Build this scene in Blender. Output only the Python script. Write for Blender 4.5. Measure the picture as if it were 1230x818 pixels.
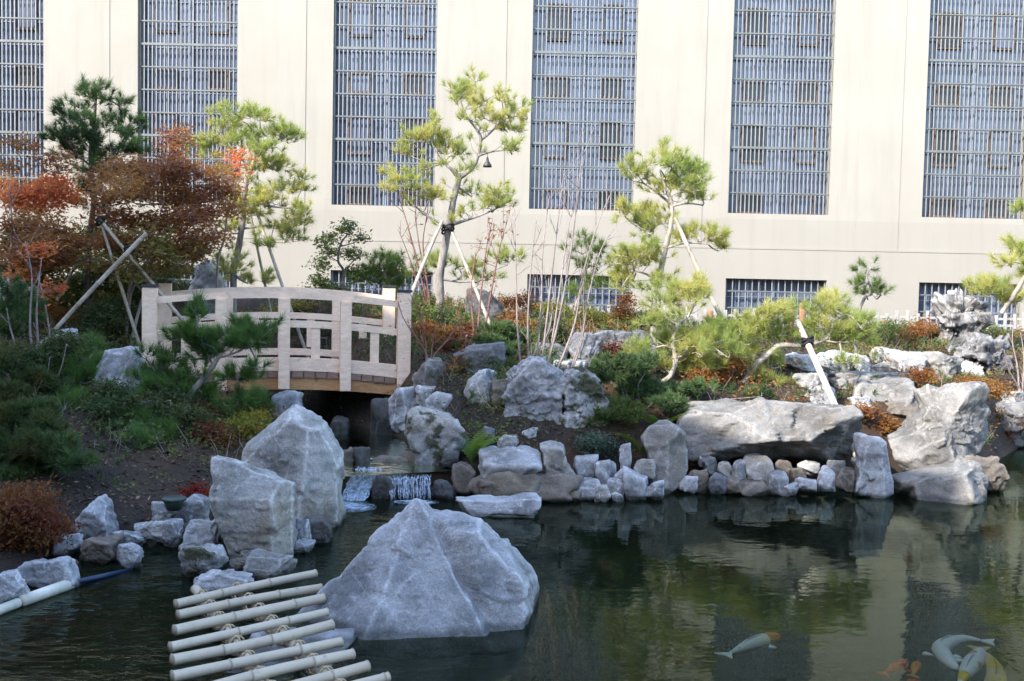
import bpy, bmesh, math, random
import numpy as np
from mathutils import Vector, Matrix
for o in list(bpy.data.objects): bpy.data.objects.remove(o)
S = bpy.context.scene
COL = S.collection
# ------------------------------------------------------------------ camera, world, sun, exposure
IW, IH, F = 1230.0, 818.0, 1196.0
PITCH, ROLL = math.radians(2.82), math.radians(1.2)
CAM = np.array([0.0, 0.0, 2.2])
fwd = np.array([0, math.cos(PITCH), -math.sin(PITCH)])
up0 = np.array([0, math.sin(PITCH), math.cos(PITCH)])
rt = math.cos(ROLL)*np.array([1.0, 0, 0]) + math.sin(ROLL)*up0
up = -math.sin(ROLL)*np.array([1.0, 0, 0]) + math.cos(ROLL)*up0
cd = bpy.data.cameras.new('camera'); cam = bpy.data.objects.new('camera', cd); COL.objects.link(cam)
cam.matrix_world = Matrix(((rt[0], up[0], -fwd[0], CAM[0]), (rt[1], up[1], -fwd[1], CAM[1]), (rt[2], up[2], -fwd[2], CAM[2]), (0, 0, 0, 1)))
cd.sensor_width = 36; cd.lens = 36*F/IW; cd.clip_end = 3000; cd.clip_start = 0.05
S.camera = cam
SUN_EL, SUN_AZ = math.radians(35), math.radians(225)
sun_dir = Vector((math.sin(SUN_AZ)*math.cos(SUN_EL), math.cos(SUN_AZ)*math.cos(SUN_EL), math.sin(SUN_EL)))
W = bpy.data.worlds.new('World'); S.world = W; W.use_nodes = True
wn = W.node_tree
sky = wn.nodes.new('ShaderNodeTexSky'); sky.sky_type = 'NISHITA'; sky.sun_disc = False
sky.sun_elevation = SUN_EL; sky.sun_rotation = SUN_AZ
bg = wn.nodes['Background']; bg.inputs[1].default_value = 0.15
wn.links.new(sky.outputs[0], bg.inputs[0])
sl = bpy.data.lights.new('sun', 'SUN'); sl.energy = 2.0; sl.angle = math.radians(0.5); sl.color = (1, 0.935, 0.835)
so = bpy.data.objects.new('sun', sl); COL.objects.link(so); so.location = (-20, -20, 30)
so.rotation_euler = (-sun_dir).to_track_quat('-Z', 'Y').to_euler()
S.view_settings.view_transform = 'Standard'; S.view_settings.look = 'None'; S.view_settings.gamma = 1
S.view_settings.exposure = 2.4
S.render.engine = 'CYCLES'
S.cycles.max_bounces = 8; S.cycles.transparent_max_bounces = 12; S.cycles.caustics_reflective = False; S.cycles.caustics_refractive = False
S.cycles.use_denoising = True
# ------------------------------------------------------------------ helpers
def ray(px, py):
    return fwd + (px-IW/2)/F*rt - (py-IH/2)/F*up
def P(px, py, Y):                       # the world point at distance Y seen at a photo pixel
    d = ray(px, py); return CAM + d*(Y-CAM[1])/d[1]
def PZ(px, py, z):
    d = ray(px, py); return CAM + d*(z-CAM[2])/d[2]
def h32(i, j, k, seed):
    h = (i.astype(np.int64)*374761393 + j.astype(np.int64)*668265263 + k.astype(np.int64)*2147483647 + seed*1274126177) & 0xffffffff
    h = ((h ^ (h >> 13))*1274126177) & 0xffffffff
    h = ((h ^ (h >> 16))*2246822519) & 0xffffffff
    return ((h ^ (h >> 15)) & 0xffffff)/float(0xffffff)*2-1
def vnoise(p, seed=0):
    f = np.floor(p).astype(np.int64); t = p-f; t = t*t*t*(t*(t*6-15)+10)
    r = 0
    for a in (0, 1):
        for b in (0, 1):
            for c in (0, 1):
                w = (t[:, 0] if a else 1-t[:, 0])*(t[:, 1] if b else 1-t[:, 1])*(t[:, 2] if c else 1-t[:, 2])
                r = r + w*h32(f[:, 0]+a, f[:, 1]+b, f[:, 2]+c, seed)
    return r
def fbm(p, oct=4, seed=0, gain=.5):
    r = 0; a = 1.0; q = np.array(p, float)
    for o in range(oct):
        r = r + a*vnoise(q, seed+o*17); q = q*2.03+3.7; a *= gain
    return r
class MB:
    def __init__(s): s.v = []; s.f = []; s.n = 0
    def add(s, v, *faces):
        v = np.asarray(v, float).reshape(-1, 3); s.v.append(v)
        for f in faces:
            f = np.asarray(f, np.int64)
            if len(f): s.f.append(f+s.n)
        s.n += len(v)
    def box(s, x0, x1, y0, y1, z0, z1, M=None):
        v = np.array([[x, y, z] for z in (z0, z1) for y in (y0, y1) for x in (x0, x1)], float)
        if M is not None: v = v@np.array(M)[:3, :3].T + np.array(M)[:3, 3]
        s.add(v, [[0, 2, 3, 1], [4, 5, 7, 6], [0, 1, 5, 4], [2, 6, 7, 3], [0, 4, 6, 2], [1, 3, 7, 5]])
    def bbox(s, x0, x1, y0, y1, z0, z1, b=.006, M=None):    # box with bevelled edges
        bm = bmesh.new(); bmesh.ops.create_cube(bm, size=1)
        for w in bm.verts: w.co = Vector(((x0+x1)/2+w.co.x*(x1-x0), (y0+y1)/2+w.co.y*(y1-y0), (z0+z1)/2+w.co.z*(z1-z0)))
        bmesh.ops.bevel(bm, geom=list(bm.edges), offset=b, segments=2, affect='EDGES')
        bm.verts.index_update()
        v = np.array([w.co[:] for w in bm.verts])
        if M is not None: v = v@np.array(M)[:3, :3].T + np.array(M)[:3, 3]
        q = [[w.index for w in f.verts] for f in bm.faces]
        s.add(v, [f for f in q if len(f) == 4], [f for f in q if len(f) == 3])
        bm.free()
    def tube(s, pts, rad, sides=7, smooth=0, cap=True, wob=0, seed=0):
        pts = np.asarray(pts, float); rad = np.broadcast_to(np.asarray(rad, float), (len(pts),)).copy()
        if smooth and len(pts) > 2:
            t = np.linspace(0, len(pts)-1, (len(pts)-1)*smooth+1); out = []; ro = []
            for u in t:
                i = min(int(u), len(pts)-2); w = u-i
                p0 = pts[max(i-1, 0)]; p1 = pts[i]; p2 = pts[i+1]; p3 = pts[min(i+2, len(pts)-1)]
                out.append(.5*((2*p1)+(-p0+p2)*w+(2*p0-5*p1+4*p2-p3)*w*w+(-p0+3*p1-3*p2+p3)*w**3)); ro.append(rad[i]*(1-w)+rad[i+1]*w)
            pts = np.array(out); rad = np.array(ro)
        d = np.gradient(pts, axis=0); d /= np.linalg.norm(d, axis=1)[:, None]+1e-9
        a = np.where(np.abs(d[:, 2:3]) > .9, np.array([[1.0, 0, 0]]), np.array([[0, 0, 1.0]]))
        if np.abs(d[:, 2]).max() > .88 and np.abs(d[:, 2]).min() < .92: a = np.tile([[.31, .95, .02]], (len(pts), 1))
        u = np.cross(d, a); u /= np.linalg.norm(u, axis=1)[:, None]+1e-9; w = np.cross(d, u)
        an = np.arange(sides)/sides*2*np.pi
        rr = rad[:, None]*np.ones(sides)
        if wob: rr = rr*(1+wob*np.random.RandomState(seed).uniform(-1, 1, rr.shape))
        v = pts[:, None, :]+rr[..., None]*(np.cos(an)[None, :, None]*u[:, None, :]+np.sin(an)[None, :, None]*w[:, None, :])
        n = len(pts); i = np.arange(n-1)[:, None]*sides; k = np.arange(sides)[None, :]; k2 = (k+1) % sides
        q = np.stack([i+k, i+k2, i+sides+k2, i+sides+k], -1).reshape(-1, 4)
        v = v.reshape(-1, 3)
        if cap:
            v = np.vstack([v, pts[0], pts[-1]]); a0 = n*sides
            kk = np.arange(sides)
            t1 = np.stack([np.full(sides, a0), (kk+1) % sides, kk], -1); t2 = np.stack([np.full(sides, a0+1), (n-1)*sides+kk, (n-1)*sides+(kk+1) % sides], -1)
            s.add(v, q, np.vstack([t1, t2]))
        else: s.add(v, q)
    def build(s, name, m, parent=None, loc=None, smooth=False):
        V = np.vstack(s.v)
        loc = np.zeros(3) if loc is None else np.asarray(loc, float)
        me = bpy.data.meshes.new(name)
        me.vertices.add(len(V)); me.vertices.foreach_set('co', (V-loc).ravel())
        nl = sum(f.size for f in s.f); nf = sum(len(f) for f in s.f)
        me.loops.add(nl); me.polygons.add(nf)
        li = np.concatenate([f.ravel() for f in s.f]); tot = np.concatenate([np.full(len(f), f.shape[1]) for f in s.f])
        me.loops.foreach_set('vertex_index', li.astype(np.int32))
        me.polygons.foreach_set('loop_start', np.concatenate([[0], np.cumsum(tot)[:-1]]).astype(np.int32))
        me.polygons.foreach_set('use_smooth', np.full(nf, bool(smooth)))
        me.update(calc_edges=True); me.validate()
        me.materials.append(m)
        o = bpy.data.objects.new(name, me); COL.objects.link(o); o.location = loc
        if parent is not None:
            o.parent = parent
            if loc is not None: o.location = loc
            o.matrix_parent_inverse = Matrix.Identity(4)
            pl = np.zeros(3); q = parent
            while q is not None: pl = pl+np.array(q.location); q = q.parent
            o.location = loc-pl
        return o
def tag(o, label, cat, group=None):
    o['label'] = label; o['category'] = cat
    if group: o['group'] = group
    return o
def thing(name, label, cat, loc=(0, 0, 0), group=None):
    o = bpy.data.objects.new(name, None); COL.objects.link(o); o.location = loc; o.empty_display_size = .1
    return tag(o, label, cat, group)
# ------------------------------------------------------------------ materials
class NT:
    def __init__(s, name):
        s.m = bpy.data.materials.new(name); s.m.use_nodes = True; s.t = s.m.node_tree; s.b = s.t.nodes['Principled BSDF']; s.out = s.t.nodes['Material Output']
    def n(s, typ, ins=None, **props):
        x = s.t.nodes.new('ShaderNode'+typ)
        for k, v in props.items(): setattr(x, k, v)
        for k, v in (ins or {}).items():
            if isinstance(v, bpy.types.NodeSocket): s.t.links.new(v, x.inputs[k])
            else: x.inputs[k].default_value = v
        return x
    def l(s, a, b): s.t.links.new(a, b)
    def ramp(s, fac, stops, interp='LINEAR'):
        x = s.t.nodes.new('ShaderNodeValToRGB'); x.color_ramp.interpolation = interp; e = x.color_ramp.elements
        while len(e) < len(stops): e.new(.5)
        for k, (p, c) in zip(e, stops): k.position = p; k.color = c if len(c) == 4 else (*c, 1)
        s.l(fac, x.inputs[0]); return x.outputs[0]
    def mix(s, fac, a, b, blend='MIX'):
        x = s.t.nodes.new('ShaderNodeMix'); x.data_type = 'RGBA'; x.blend_type = blend
        for k, v in ((0, fac), (6, a), (7, b)):
            if isinstance(v, bpy.types.NodeSocket): s.l(v, x.inputs[k])
            else: x.inputs[k].default_value = v if k == 0 or len(v) == 4 else (*v, 1)
        return x.outputs[2]
    def math(s, op, a, b=0.0, clamp=False):
        x = s.t.nodes.new('ShaderNodeMath'); x.operation = op; x.use_clamp = clamp
        for k, v in ((0, a), (1, b)):
            if isinstance(v, bpy.types.NodeSocket): s.l(v, x.inputs[k])
            else: x.inputs[k].default_value = v
        return x.outputs[0]
    def noise(s, scale, detail=4, rough=.55, vec=None, dist=0):
        x = s.n('TexNoise', {'Scale': scale, 'Detail': detail, 'Roughness': rough, 'Distortion': dist})
        if vec is not None: s.l(vec, x.inputs['Vector'])
        return x.outputs[0]
    def bump(s, h, strength=.3, dist=.02, nrm=None):
        x = s.n('Bump', {'Height': h, 'Strength': strength, 'Distance': dist})
        if nrm is not None: s.l(nrm, x.inputs['Normal'])
        return x.outputs[0]
    def base(s, c):
        if isinstance(c, bpy.types.NodeSocket): s.l(c, s.b.inputs['Base Color'])
        else: s.b.inputs['Base Color'].default_value = (*c, 1)
    def set(s, **kw):
        for k, v in kw.items():
            i = s.b.inputs[k.replace('_', ' ')]
            if isinstance(v, bpy.types.NodeSocket): s.l(v, i)
            else: i.default_value = v
def g1(r): return (r, r, r)
B0, B1 = (0, 0, 0), (1, 1, 1)
def rock_mat(name, c0, c1, stain=(.30, .24, .16), stain_amt=.5, vein=.3, moss=0.0, wet=0.0, bright=1.0):
    t = NT(name); co = t.n('TexCoord').outputs['Object']; oi = t.n('ObjectInfo'); 
    off = t.n('VectorMath', {0: co}, operation='ADD'); cmb = t.n('CombineXYZ', {'X': t.math('MULTIPLY', oi.outputs['Random'], 37.0), 'Y': t.math('MULTIPLY', oi.outputs['Random'], 91.0)})
    t.l(cmb.outputs[0], off.inputs[1]); v = off.outputs[0]
    big = t.noise(2.3, 8, .6, v)
    col = t.mix(t.ramp(big, [(.40, B0), (.60, B1)]), c0, c1)
    st = t.ramp(t.noise(1.1, 6, .6, v, .6), [(.5, B0), (.68, B1)])
    col = t.mix(t.math('MULTIPLY', st, stain_amt), col, stain)
    wv = t.n('VectorMath', {0: v}, operation='ADD'); 
    nz = t.n('TexNoise', {'Scale': 3.0, 'Detail': 5}); t.l(v, nz.inputs['Vector'])
    sc = t.n('VectorMath', {0: nz.outputs[1], 1: (.5, .5, .5)}, operation='MULTIPLY'); t.l(sc.outputs[0], wv.inputs[1])
    vo = t.n('TexVoronoi', {'Scale': 2.6, 'Vector': wv.outputs[0]}, feature='DISTANCE_TO_EDGE')
    vn = t.ramp(vo.outputs['Distance'], [(.0, B1), (.022, B0)])
    vmask = t.ramp(t.noise(2.0, 3, .5, v), [(.45, B0), (.6, B1)])
    fl = t.ramp(t.noise(9.0, 8, .7, v, .8), [(.56, B0), (.66, B1)])
    li = tuple(min(1, x*1.75) for x in c1)
    col = t.mix(t.math('MULTIPLY', t.math('MULTIPLY', vn, vmask), vein), col, li)
    col = t.mix(t.math('MULTIPLY', fl, .32), col, li)
    rdg = t.math('MULTIPLY', t.n('Attribute', attribute_name='ridge').outputs['Fac'], t.ramp(t.noise(11, 6, .7, v), [(.36, B0), (.6, B1)]))
    col = t.mix(t.math('MULTIPLY', rdg, .62), col, tuple(min(1, x*1.95) for x in c1))
    ge = t.n('NewGeometry')
    edge = t.ramp(ge.outputs['Pointiness'], [(.51, B0), (.58, B1)])
    col = t.mix(t.math('MULTIPLY', edge, .45), col, li)
    dk = t.ramp(t.noise(5.0, 8, .7, v), [(.28, B1), (.42, B0)])
    col = t.mix(t.math('MULTIPLY', dk, .55), col, tuple(x*.35 for x in c0))
    sp = t.ramp(t.noise(70, 3, .6, v), [(.3, g1(.75)), (.7, g1(1.2))])
    col = t.mix(1, col, sp, 'MULTIPLY')
    rb = t.n('MapRange', {'Value': oi.outputs['Random'], 'To Min': .78*bright, 'To Max': 1.15*bright})
    col = t.mix(1, col, t.n('CombineXYZ', {'X': rb.outputs[0], 'Y': rb.outputs[0], 'Z': rb.outputs[0]}).outputs[0], 'MULTIPLY')
    sep = t.n('SeparateXYZ', {0: ge.outputs['Normal']})
    if moss:
        mm = t.math('MULTIPLY', t.ramp(t.noise(3.2, 6, .65, v), [(.5, B0), (.56, B1)]), moss)
        col = t.mix(mm, col, t.mix(t.noise(30, 4, .6, v), (.012, .014, .006), (.05, .055, .012)))
    ps = t.n('SeparateXYZ', {0: ge.outputs['Position']})
    wz = t.n('MapRange', {'Value': t.math('ADD', ps.outputs[2], t.math('MULTIPLY', t.noise(6, 3, .5, v), -.10)), 'From Min': -.025, 'From Max': .012, 'To Min': 1.0, 'To Max': 0.0}).outputs[0]
    wz = t.math('MAXIMUM', wz, wet)
    col = t.mix(wz, col, t.mix(1, col, (.33, .33, .32), 'MULTIPLY'))
    t.base(col); t.set(Roughness=t.n('MapRange', {'Value': wz, 'To Min': .82, 'To Max': .35}).outputs[0])
    h = t.math('ADD', t.noise(14, 10, .68, v), t.math('MULTIPLY', t.noise(3.5, 6, .6, v), 1.2))
    t.set(Normal=t.bump(h, .6, .03)); t.b.inputs['Specular IOR Level'].default_value = .3
    return t.m
def leaf_mat(name, a, b, c=None, trans=.35, scale=2.0, rough=.6):
    t = NT(name); co = t.n('TexCoord').outputs['Object']; ge = t.n('NewGeometry')
    col = t.mix(ge.outputs['Random Per Island'], a, b)
    col = t.mix(t.ramp(t.noise(scale, 3, .5, co), [(.42, B0), (.62, B1)]), col, c if c else tuple(x*.6 for x in a))
    t.base(col); t.set(Roughness=rough); t.b.inputs['Specular IOR Level'].default_value = .25
    tr = t.n('BsdfTranslucent', {'Color': t.mix(1, col, (1.5, 1.45, .8), 'MULTIPLY')})
    mx = t.n('MixShader', {0: trans, 1: t.b.outputs[0], 2: tr.outputs[0]}); t.l(mx.outputs[0], t.out.inputs[0])
    return t.m
def bark_mat(name, a, b, sc=14, zs=.35):
    t = NT(name); co = t.n('TexCoord').outputs['Object']
    mp = t.n('Mapping', {'Vector': co, 'Scale': (1, 1, zs)}).outputs[0]
    n1 = t.noise(sc, 8, .65, mp); t.base(t.mix(t.ramp(n1, [(.35, B0), (.65, B1)]), a, b)); t.set(Roughness=.9, Normal=t.bump(n1, .7, .02)); return t.m
def wood_mat(name, a, b, rough=.6, grain=(3, 40, 40), knots=.0):
    t = NT(name); co = t.n('TexCoord').outputs['Object']; oi = t.n('ObjectInfo')
    mp = t.n('Mapping', {'Vector': co, 'Scale': grain}).outputs[0]
    n1 = t.noise(1.0, 6, .6, mp, 1.2); col = t.mix(t.ramp(n1, [(.36, B0), (.64, B1)]), a, b)
    col = t.mix(t.math('MULTIPLY', t.ramp(t.noise(3, 3, .5, co), [(.45, B0), (.7, B1)]), .35), col, tuple(x*.8 for x in a))
    if knots: col = t.mix(t.math('MULTIPLY', t.ramp(t.noise(7, 2, .5, co), [(.66, B0), (.72, B1)]), knots), col, tuple(x*.3 for x in a))
    t.base(col); t.set(Roughness=rough, Normal=t.bump(n1, .12, .004)); return t.m
def plain(name, c, rough=.6, metal=0, var=.2, sc=12, bump=.15):
    t = NT(name); co = t.n('TexCoord').outputs['Object']; n1 = t.noise(sc, 5, .6, co)
    t.base(t.mix(t.ramp(n1, [(.3, B0), (.7, B1)]), tuple(x*(1-var) for x in c), tuple(min(1, x*(1+var)) for x in c))); t.set(Roughness=rough, Metallic=metal, Normal=t.bump(n1, bump, .005)); return t.m
M = {}
M['rock'] = rock_mat('grey_limestone', (.17, .175, .185), (.36, .365, .38), stain=(.25, .21, .15), stain_amt=.35)
M['rock_tan'] = rock_mat('tan_limestone', (.175, .172, .165), (.34, .335, .325), stain=(.27, .21, .13), stain_amt=.55)
M['rock_warm'] = rock_mat('pale_limestone', (.125, .12, .113), (.235, .226, .213), stain=(.17, .135, .09), stain_amt=.4)
M['rock_dark'] = rock_mat('dark_wet_stone', (.035, .037, .04), (.10, .10, .105), stain_amt=.2, vein=.15, wet=.3)
M['rock_slate_shaded'] = rock_mat('blue_grey_slate_shaded', (.085, .09, .102), (.17, .178, .195), stain=(.13, .11, .085), stain_amt=.4)  # darkened to stand for shade on the centre back stones; plain tone on small ones
M['rock_moss'] = rock_mat('mossy_limestone', (.17, .17, .17), (.34, .34, .34), moss=.9)
M['rock_brown'] = rock_mat('brown_stone', (.07, .06, .05), (.15, .13, .11), stain_amt=.4, vein=.1)
M['rock_hole'] = rock_mat('weathered_scholar_stone', (.05, .05, .058), (.22, .215, .215), stain=(.10, .075, .06), stain_amt=.6)
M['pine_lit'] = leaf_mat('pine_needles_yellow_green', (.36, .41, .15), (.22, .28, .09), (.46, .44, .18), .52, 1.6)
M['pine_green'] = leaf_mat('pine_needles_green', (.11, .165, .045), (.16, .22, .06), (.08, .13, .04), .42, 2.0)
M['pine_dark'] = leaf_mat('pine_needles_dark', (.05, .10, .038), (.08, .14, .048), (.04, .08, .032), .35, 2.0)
M['pine_fore'] = leaf_mat('pine_needles_fresh', (.085, .17, .05), (.15, .25, .08), (.065, .125, .045), .45, 2.5)
M['maple_red'] = leaf_mat('maple_leaves_brown_red', (.30, .125, .08), (.185, .085, .058), (.34, .19, .085), .58, 1.5)
M['maple_orange'] = leaf_mat('maple_leaves_orange', (.66, .25, .13), (.55, .17, .09), (.70, .36, .18), .55, 1.8)
M['leaf_green'] = leaf_mat('broad_leaves_green', (.075, .12, .042), (.12, .165, .055), (.15, .165, .05), .38, 2.5)
M['leaf_yellow'] = leaf_mat('leaves_yellow_green', (.22, .23, .04), (.15, .18, .035), (.30, .22, .04), .4, 2.5)
M['leaf_rust'] = leaf_mat('leaves_rust', (.26, .10, .028), (.17, .065, .02), (.32, .17, .05), .4, 3.0)
M['leaf_russet'] = leaf_mat('feathery_russet_leaves', (.17, .055, .028), (.11, .035, .02), (.20, .10, .035), .4, 3.0)
M['leaf_dark'] = leaf_mat('dark_leaves', (.045, .075, .03), (.075, .115, .042), (.09, .09, .035), .35, 2.5)
M['juniper'] = leaf_mat('juniper_sprays', (.075, .135, .055), (.12, .18, .07), (.06, .10, .045), .35, 2.5)
M['sedum'] = leaf_mat('blue_green_leaves', (.07, .11, .085), (.10, .14, .11), (.05, .08, .06), .3, 3)
M['fern'] = leaf_mat('fern_leaves', (.09, .19, .04), (.15, .25, .05), (.15, .19, .04), .4, 3)
M['red_leaf'] = leaf_mat('red_leaves', (.26, .02, .015), (.16, .015, .015), (.30, .06, .02), .4, 3)
M['bark'] = bark_mat('pine_bark', (.11, .095, .085), (.30, .27, .25))
M['bark_pale'] = bark_mat('pale_pine_bark', (.20, .17, .14), (.46, .42, .37))
M['bark_dark'] = bark_mat('dark_bark', (.05, .042, .036), (.13, .115, .10))
M['twig'] = bark_mat('grey_twig_bark', (.17, .13, .12), (.36, .30, .29))
M['twig_red'] = bark_mat('reddish_twig_bark', (.13, .06, .05), (.24, .13, .11))
# ------------------------------------------------------------------ terrain
shore_px = [(-260, 860), (-60, 762), (0, 706), (60, 684), (120, 660), (165, 652), (215, 652), (250, 660), (300, 672), (345, 672), (356, 655), (395, 640), (410, 605), (440, 596), (520, 593), (560, 594), (650, 590), (720, 588), (830, 580), (1000, 576), (1075, 572), (1185, 570), (1205, 552), (1230, 537), (1330, 525), (1500, 530)]
shore = [tuple(PZ(x, y, 0)[:2]) for x, y in shore_px]
pond = np.array(shore + [(14, 3.0), (6, 2.4), (-3, 2.4), (-7, 3.5)])
def seg_dist(X, Y, poly, closed=True):
    d = np.full(X.shape, 1e9); n = len(poly)
    for i in range(n if closed else n-1):
        a = poly[i]; b = poly[(i+1) % n]; ab = (b[0]-a[0], b[1]-a[1]); L = ab[0]**2+ab[1]**2
        t = np.clip(((X-a[0])*ab[0]+(Y-a[1])*ab[1])/L, 0, 1)
        d = np.minimum(d, np.hypot(X-a[0]-t*ab[0], Y-a[1]-t*ab[1]))
    return d
def inside(X, Y, poly):
    r = np.zeros(X.shape, bool); n = len(poly)
    for i in range(n):
        a = poly[i]; b = poly[(i+1) % n]
        if a[1] == b[1]: continue
        c = ((a[1] > Y) != (b[1] > Y)) & (X < (b[0]-a[0])*(Y-a[1])/(b[1]-a[1])+a[0]); r ^= c
    return r
ctrl = []
for px, py, Y in [(0, 690, 7.6), (110, 655, 8.2), (230, 650, 8.6), (330, 650, 8.7), (100, 545, 9.8), (30, 480, 11), (150, 470, 11.7), (100, 405, 14), (250, 472, 12.2), (330, 478, 12.5), (-200, 480, 11),
                  (600, 590, 10.55), (700, 585, 10.6), (640, 508, 11.4), (560, 440, 12.9), (700, 440, 13.2), (600, 398, 15), (740, 392, 16.3), (520, 372, 16.5), (400, 372, 16.5), (200, 365, 16),
                  (850, 482, 12.2), (900, 440, 13.5), (1000, 432, 14.5), (1040, 455, 14), (1100, 402, 18), (1060, 505, 12.4), (1120, 470, 12.9), (1215, 470, 15), (830, 575, 10.9), (1000, 570, 11.0), (850, 400, 17), (1000, 397, 19), (1300, 440, 16)]:
    ctrl.append(P(px, py, Y))
for x, y, z in [(-14, 8, 1.0), (-14, 16, 1.8), (-9, 20, 1.7), (0, 20, 1.65), (9, 20, 1.6), (14, 20, 1.6), (14, 14, .9), (-10, 26, 1.3), (0, 26, 1.25), (10, 26, 1.25), (-20, 20, 1.6), (20, 22, 1.4), (-9, 4, .6), (16, 5, .6), (0, 0, .6), (-2.2, 13.8, 1.1), (-5, 14, 1.2)]:
    ctrl.append(np.array([x, y, z]))
ctrl = np.array(ctrl)
def _k(r): return r*r*np.log(r+1e-6)
_D = np.hypot(ctrl[:, None, 0]-ctrl[None, :, 0], ctrl[:, None, 1]-ctrl[None, :, 1]); _n = len(ctrl)
_A = np.zeros((_n+3, _n+3)); _A[:_n, :_n] = _k(_D)+np.eye(_n)*.6; _A[:_n, _n] = 1; _A[:_n, _n+1:] = ctrl[:, :2]; _A[_n:, :_n] = _A[:_n, _n:].T
_w = np.linalg.solve(_A, np.concatenate([ctrl[:, 2], [0, 0, 0]]))
chan = np.array([tuple(P(492, 590, 10.5)[:2]), tuple(P(470, 560, 11.2)[:2]), tuple(P(415, 530, 12.2)[:2]), tuple(P(345, 500, 13.3)[:2]), tuple(P(305, 470, 14.6)[:2]), tuple(P(285, 450, 16.5)[:2])])
def sst(t): t = np.clip(t, 0, 1); return t*t*(3-2*t)
def ground_z(X, Y):
    X = np.atleast_1d(np.asarray(X, float)); Y = np.atleast_1d(np.asarray(Y, float))
    xc = np.clip(X, -18, 18); yc = np.clip(Y, 0, 27)
    r = np.hypot(xc[:, None]-ctrl[None, :, 0], yc[:, None]-ctrl[None, :, 1])
    z = _k(r)@_w[:_n]+_w[_n]+_w[_n+1]*xc+_w[_n+2]*yc
    z = np.clip(z, .06, 2.1)
    z = z + .035*vnoise(np.stack([X*1.7, Y*1.7, 0*X], 1), 5) + .015*vnoise(np.stack([X*6, Y*6, 0*X], 1), 6)
    dc = seg_dist(X, Y, chan, False); hw = .62+.0*X
    z = np.minimum(z, .17+np.maximum(0, dc-hw)*1.6)
    ds = seg_dist(X, Y, pond); ins = inside(X, Y, pond)
    land = -.12+(z+.12)*sst(ds/.5+.12)
    dmax = np.where(X > 4.3, .35, .75)
    wat = -.12-dmax*sst(ds/.9)+.04*vnoise(np.stack([X*3, Y*3, 0*X], 1), 9)
    return np.where(ins, wat, land)
def on(px, py, water=True):               # where the ray through a photo pixel meets the ground (or the pond)
    d = ray(px, py); Ys = np.arange(3, 27, .04)
    pts = CAM+d*(Ys/d[1])[:, None]; g = ground_z(pts[:, 0], pts[:, 1])
    if water: g = np.maximum(g, 0.0)
    i = np.argmax(pts[:, 2] <= g)
    return pts[i] if pts[i, 2] <= g[i] else pts[-1]
def gz(x, y): return float(ground_z(x, y)[0])
xs = np.concatenate([[-900, -300, -120, -60, -40, -30, -24], np.arange(-18, -9, .6), np.arange(-9, 9.5, .085), np.arange(9.6, 18.1, .6), [24, 30, 40, 60, 120, 300, 900]])
ys = np.concatenate([[-300, -100, -40, -20, -12, -8, -5, -3, -1.5], np.arange(-.5, 5, .35), np.arange(5, 17.5, .085), np.arange(17.6, 30, .5), [34, 40, 60, 120, 400, 1200]])
GX, GY = np.meshgrid(xs, ys); gzv = ground_z(GX.ravel(), GY.ravel())
gv = np.stack([GX.ravel(), GY.ravel(), gzv], 1); nx = len(xs); ny = len(ys)
ii, jj = np.meshgrid(np.arange(nx-1), np.arange(ny-1)); a = (jj*nx+ii).ravel()
mb = MB(); mb.add(gv, np.stack([a, a+1, a+nx+1, a+nx], 1))
t = NT('mulch_soil'); co = t.n('TexCoord').outputs['Object']
n1 = t.noise(28, 8, .7, co); n2 = t.noise(1.2, 4, .5, co); n3 = t.noise(90, 4, .7, co)
col = t.mix(t.ramp(n1, [(.35, B0), (.68, B1)]), (.010, .008, .006), (.055, .038, .027))
col = t.mix(t.ramp(n2, [(.45, B0), (.62, B1)]), col, t.mix(n3, (.032, .020, .013), (.11, .062, .035)))
pz = t.n('SeparateXYZ', {0: t.n('NewGeometry').outputs['Position']})
bed = t.n('MapRange', {'Value': pz.outputs[2], 'From Min': -.1, 'From Max': .0, 'To Min': 1.0, 'To Max': 0.0}).outputs[0]
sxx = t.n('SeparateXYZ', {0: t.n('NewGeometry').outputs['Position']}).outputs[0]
sun_shallows = t.n('MapRange', {'Value': t.math('ADD', sxx, n2), 'From Min': 5.0, 'From Max': 6.2}).outputs[0]  # brighter green painted on the right shallows, standing for sunlight on the bed
col = t.mix(bed, col, t.mix(sun_shallows, t.mix(n2, (.014, .019, .011), (.032, .040, .018)), t.mix(n1, (.05, .06, .015), (.16, .18, .05))))
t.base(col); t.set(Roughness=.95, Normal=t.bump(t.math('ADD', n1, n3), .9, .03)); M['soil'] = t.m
g = mb.build('ground', M['soil'], smooth=True); g['kind'] = 'structure'
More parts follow.
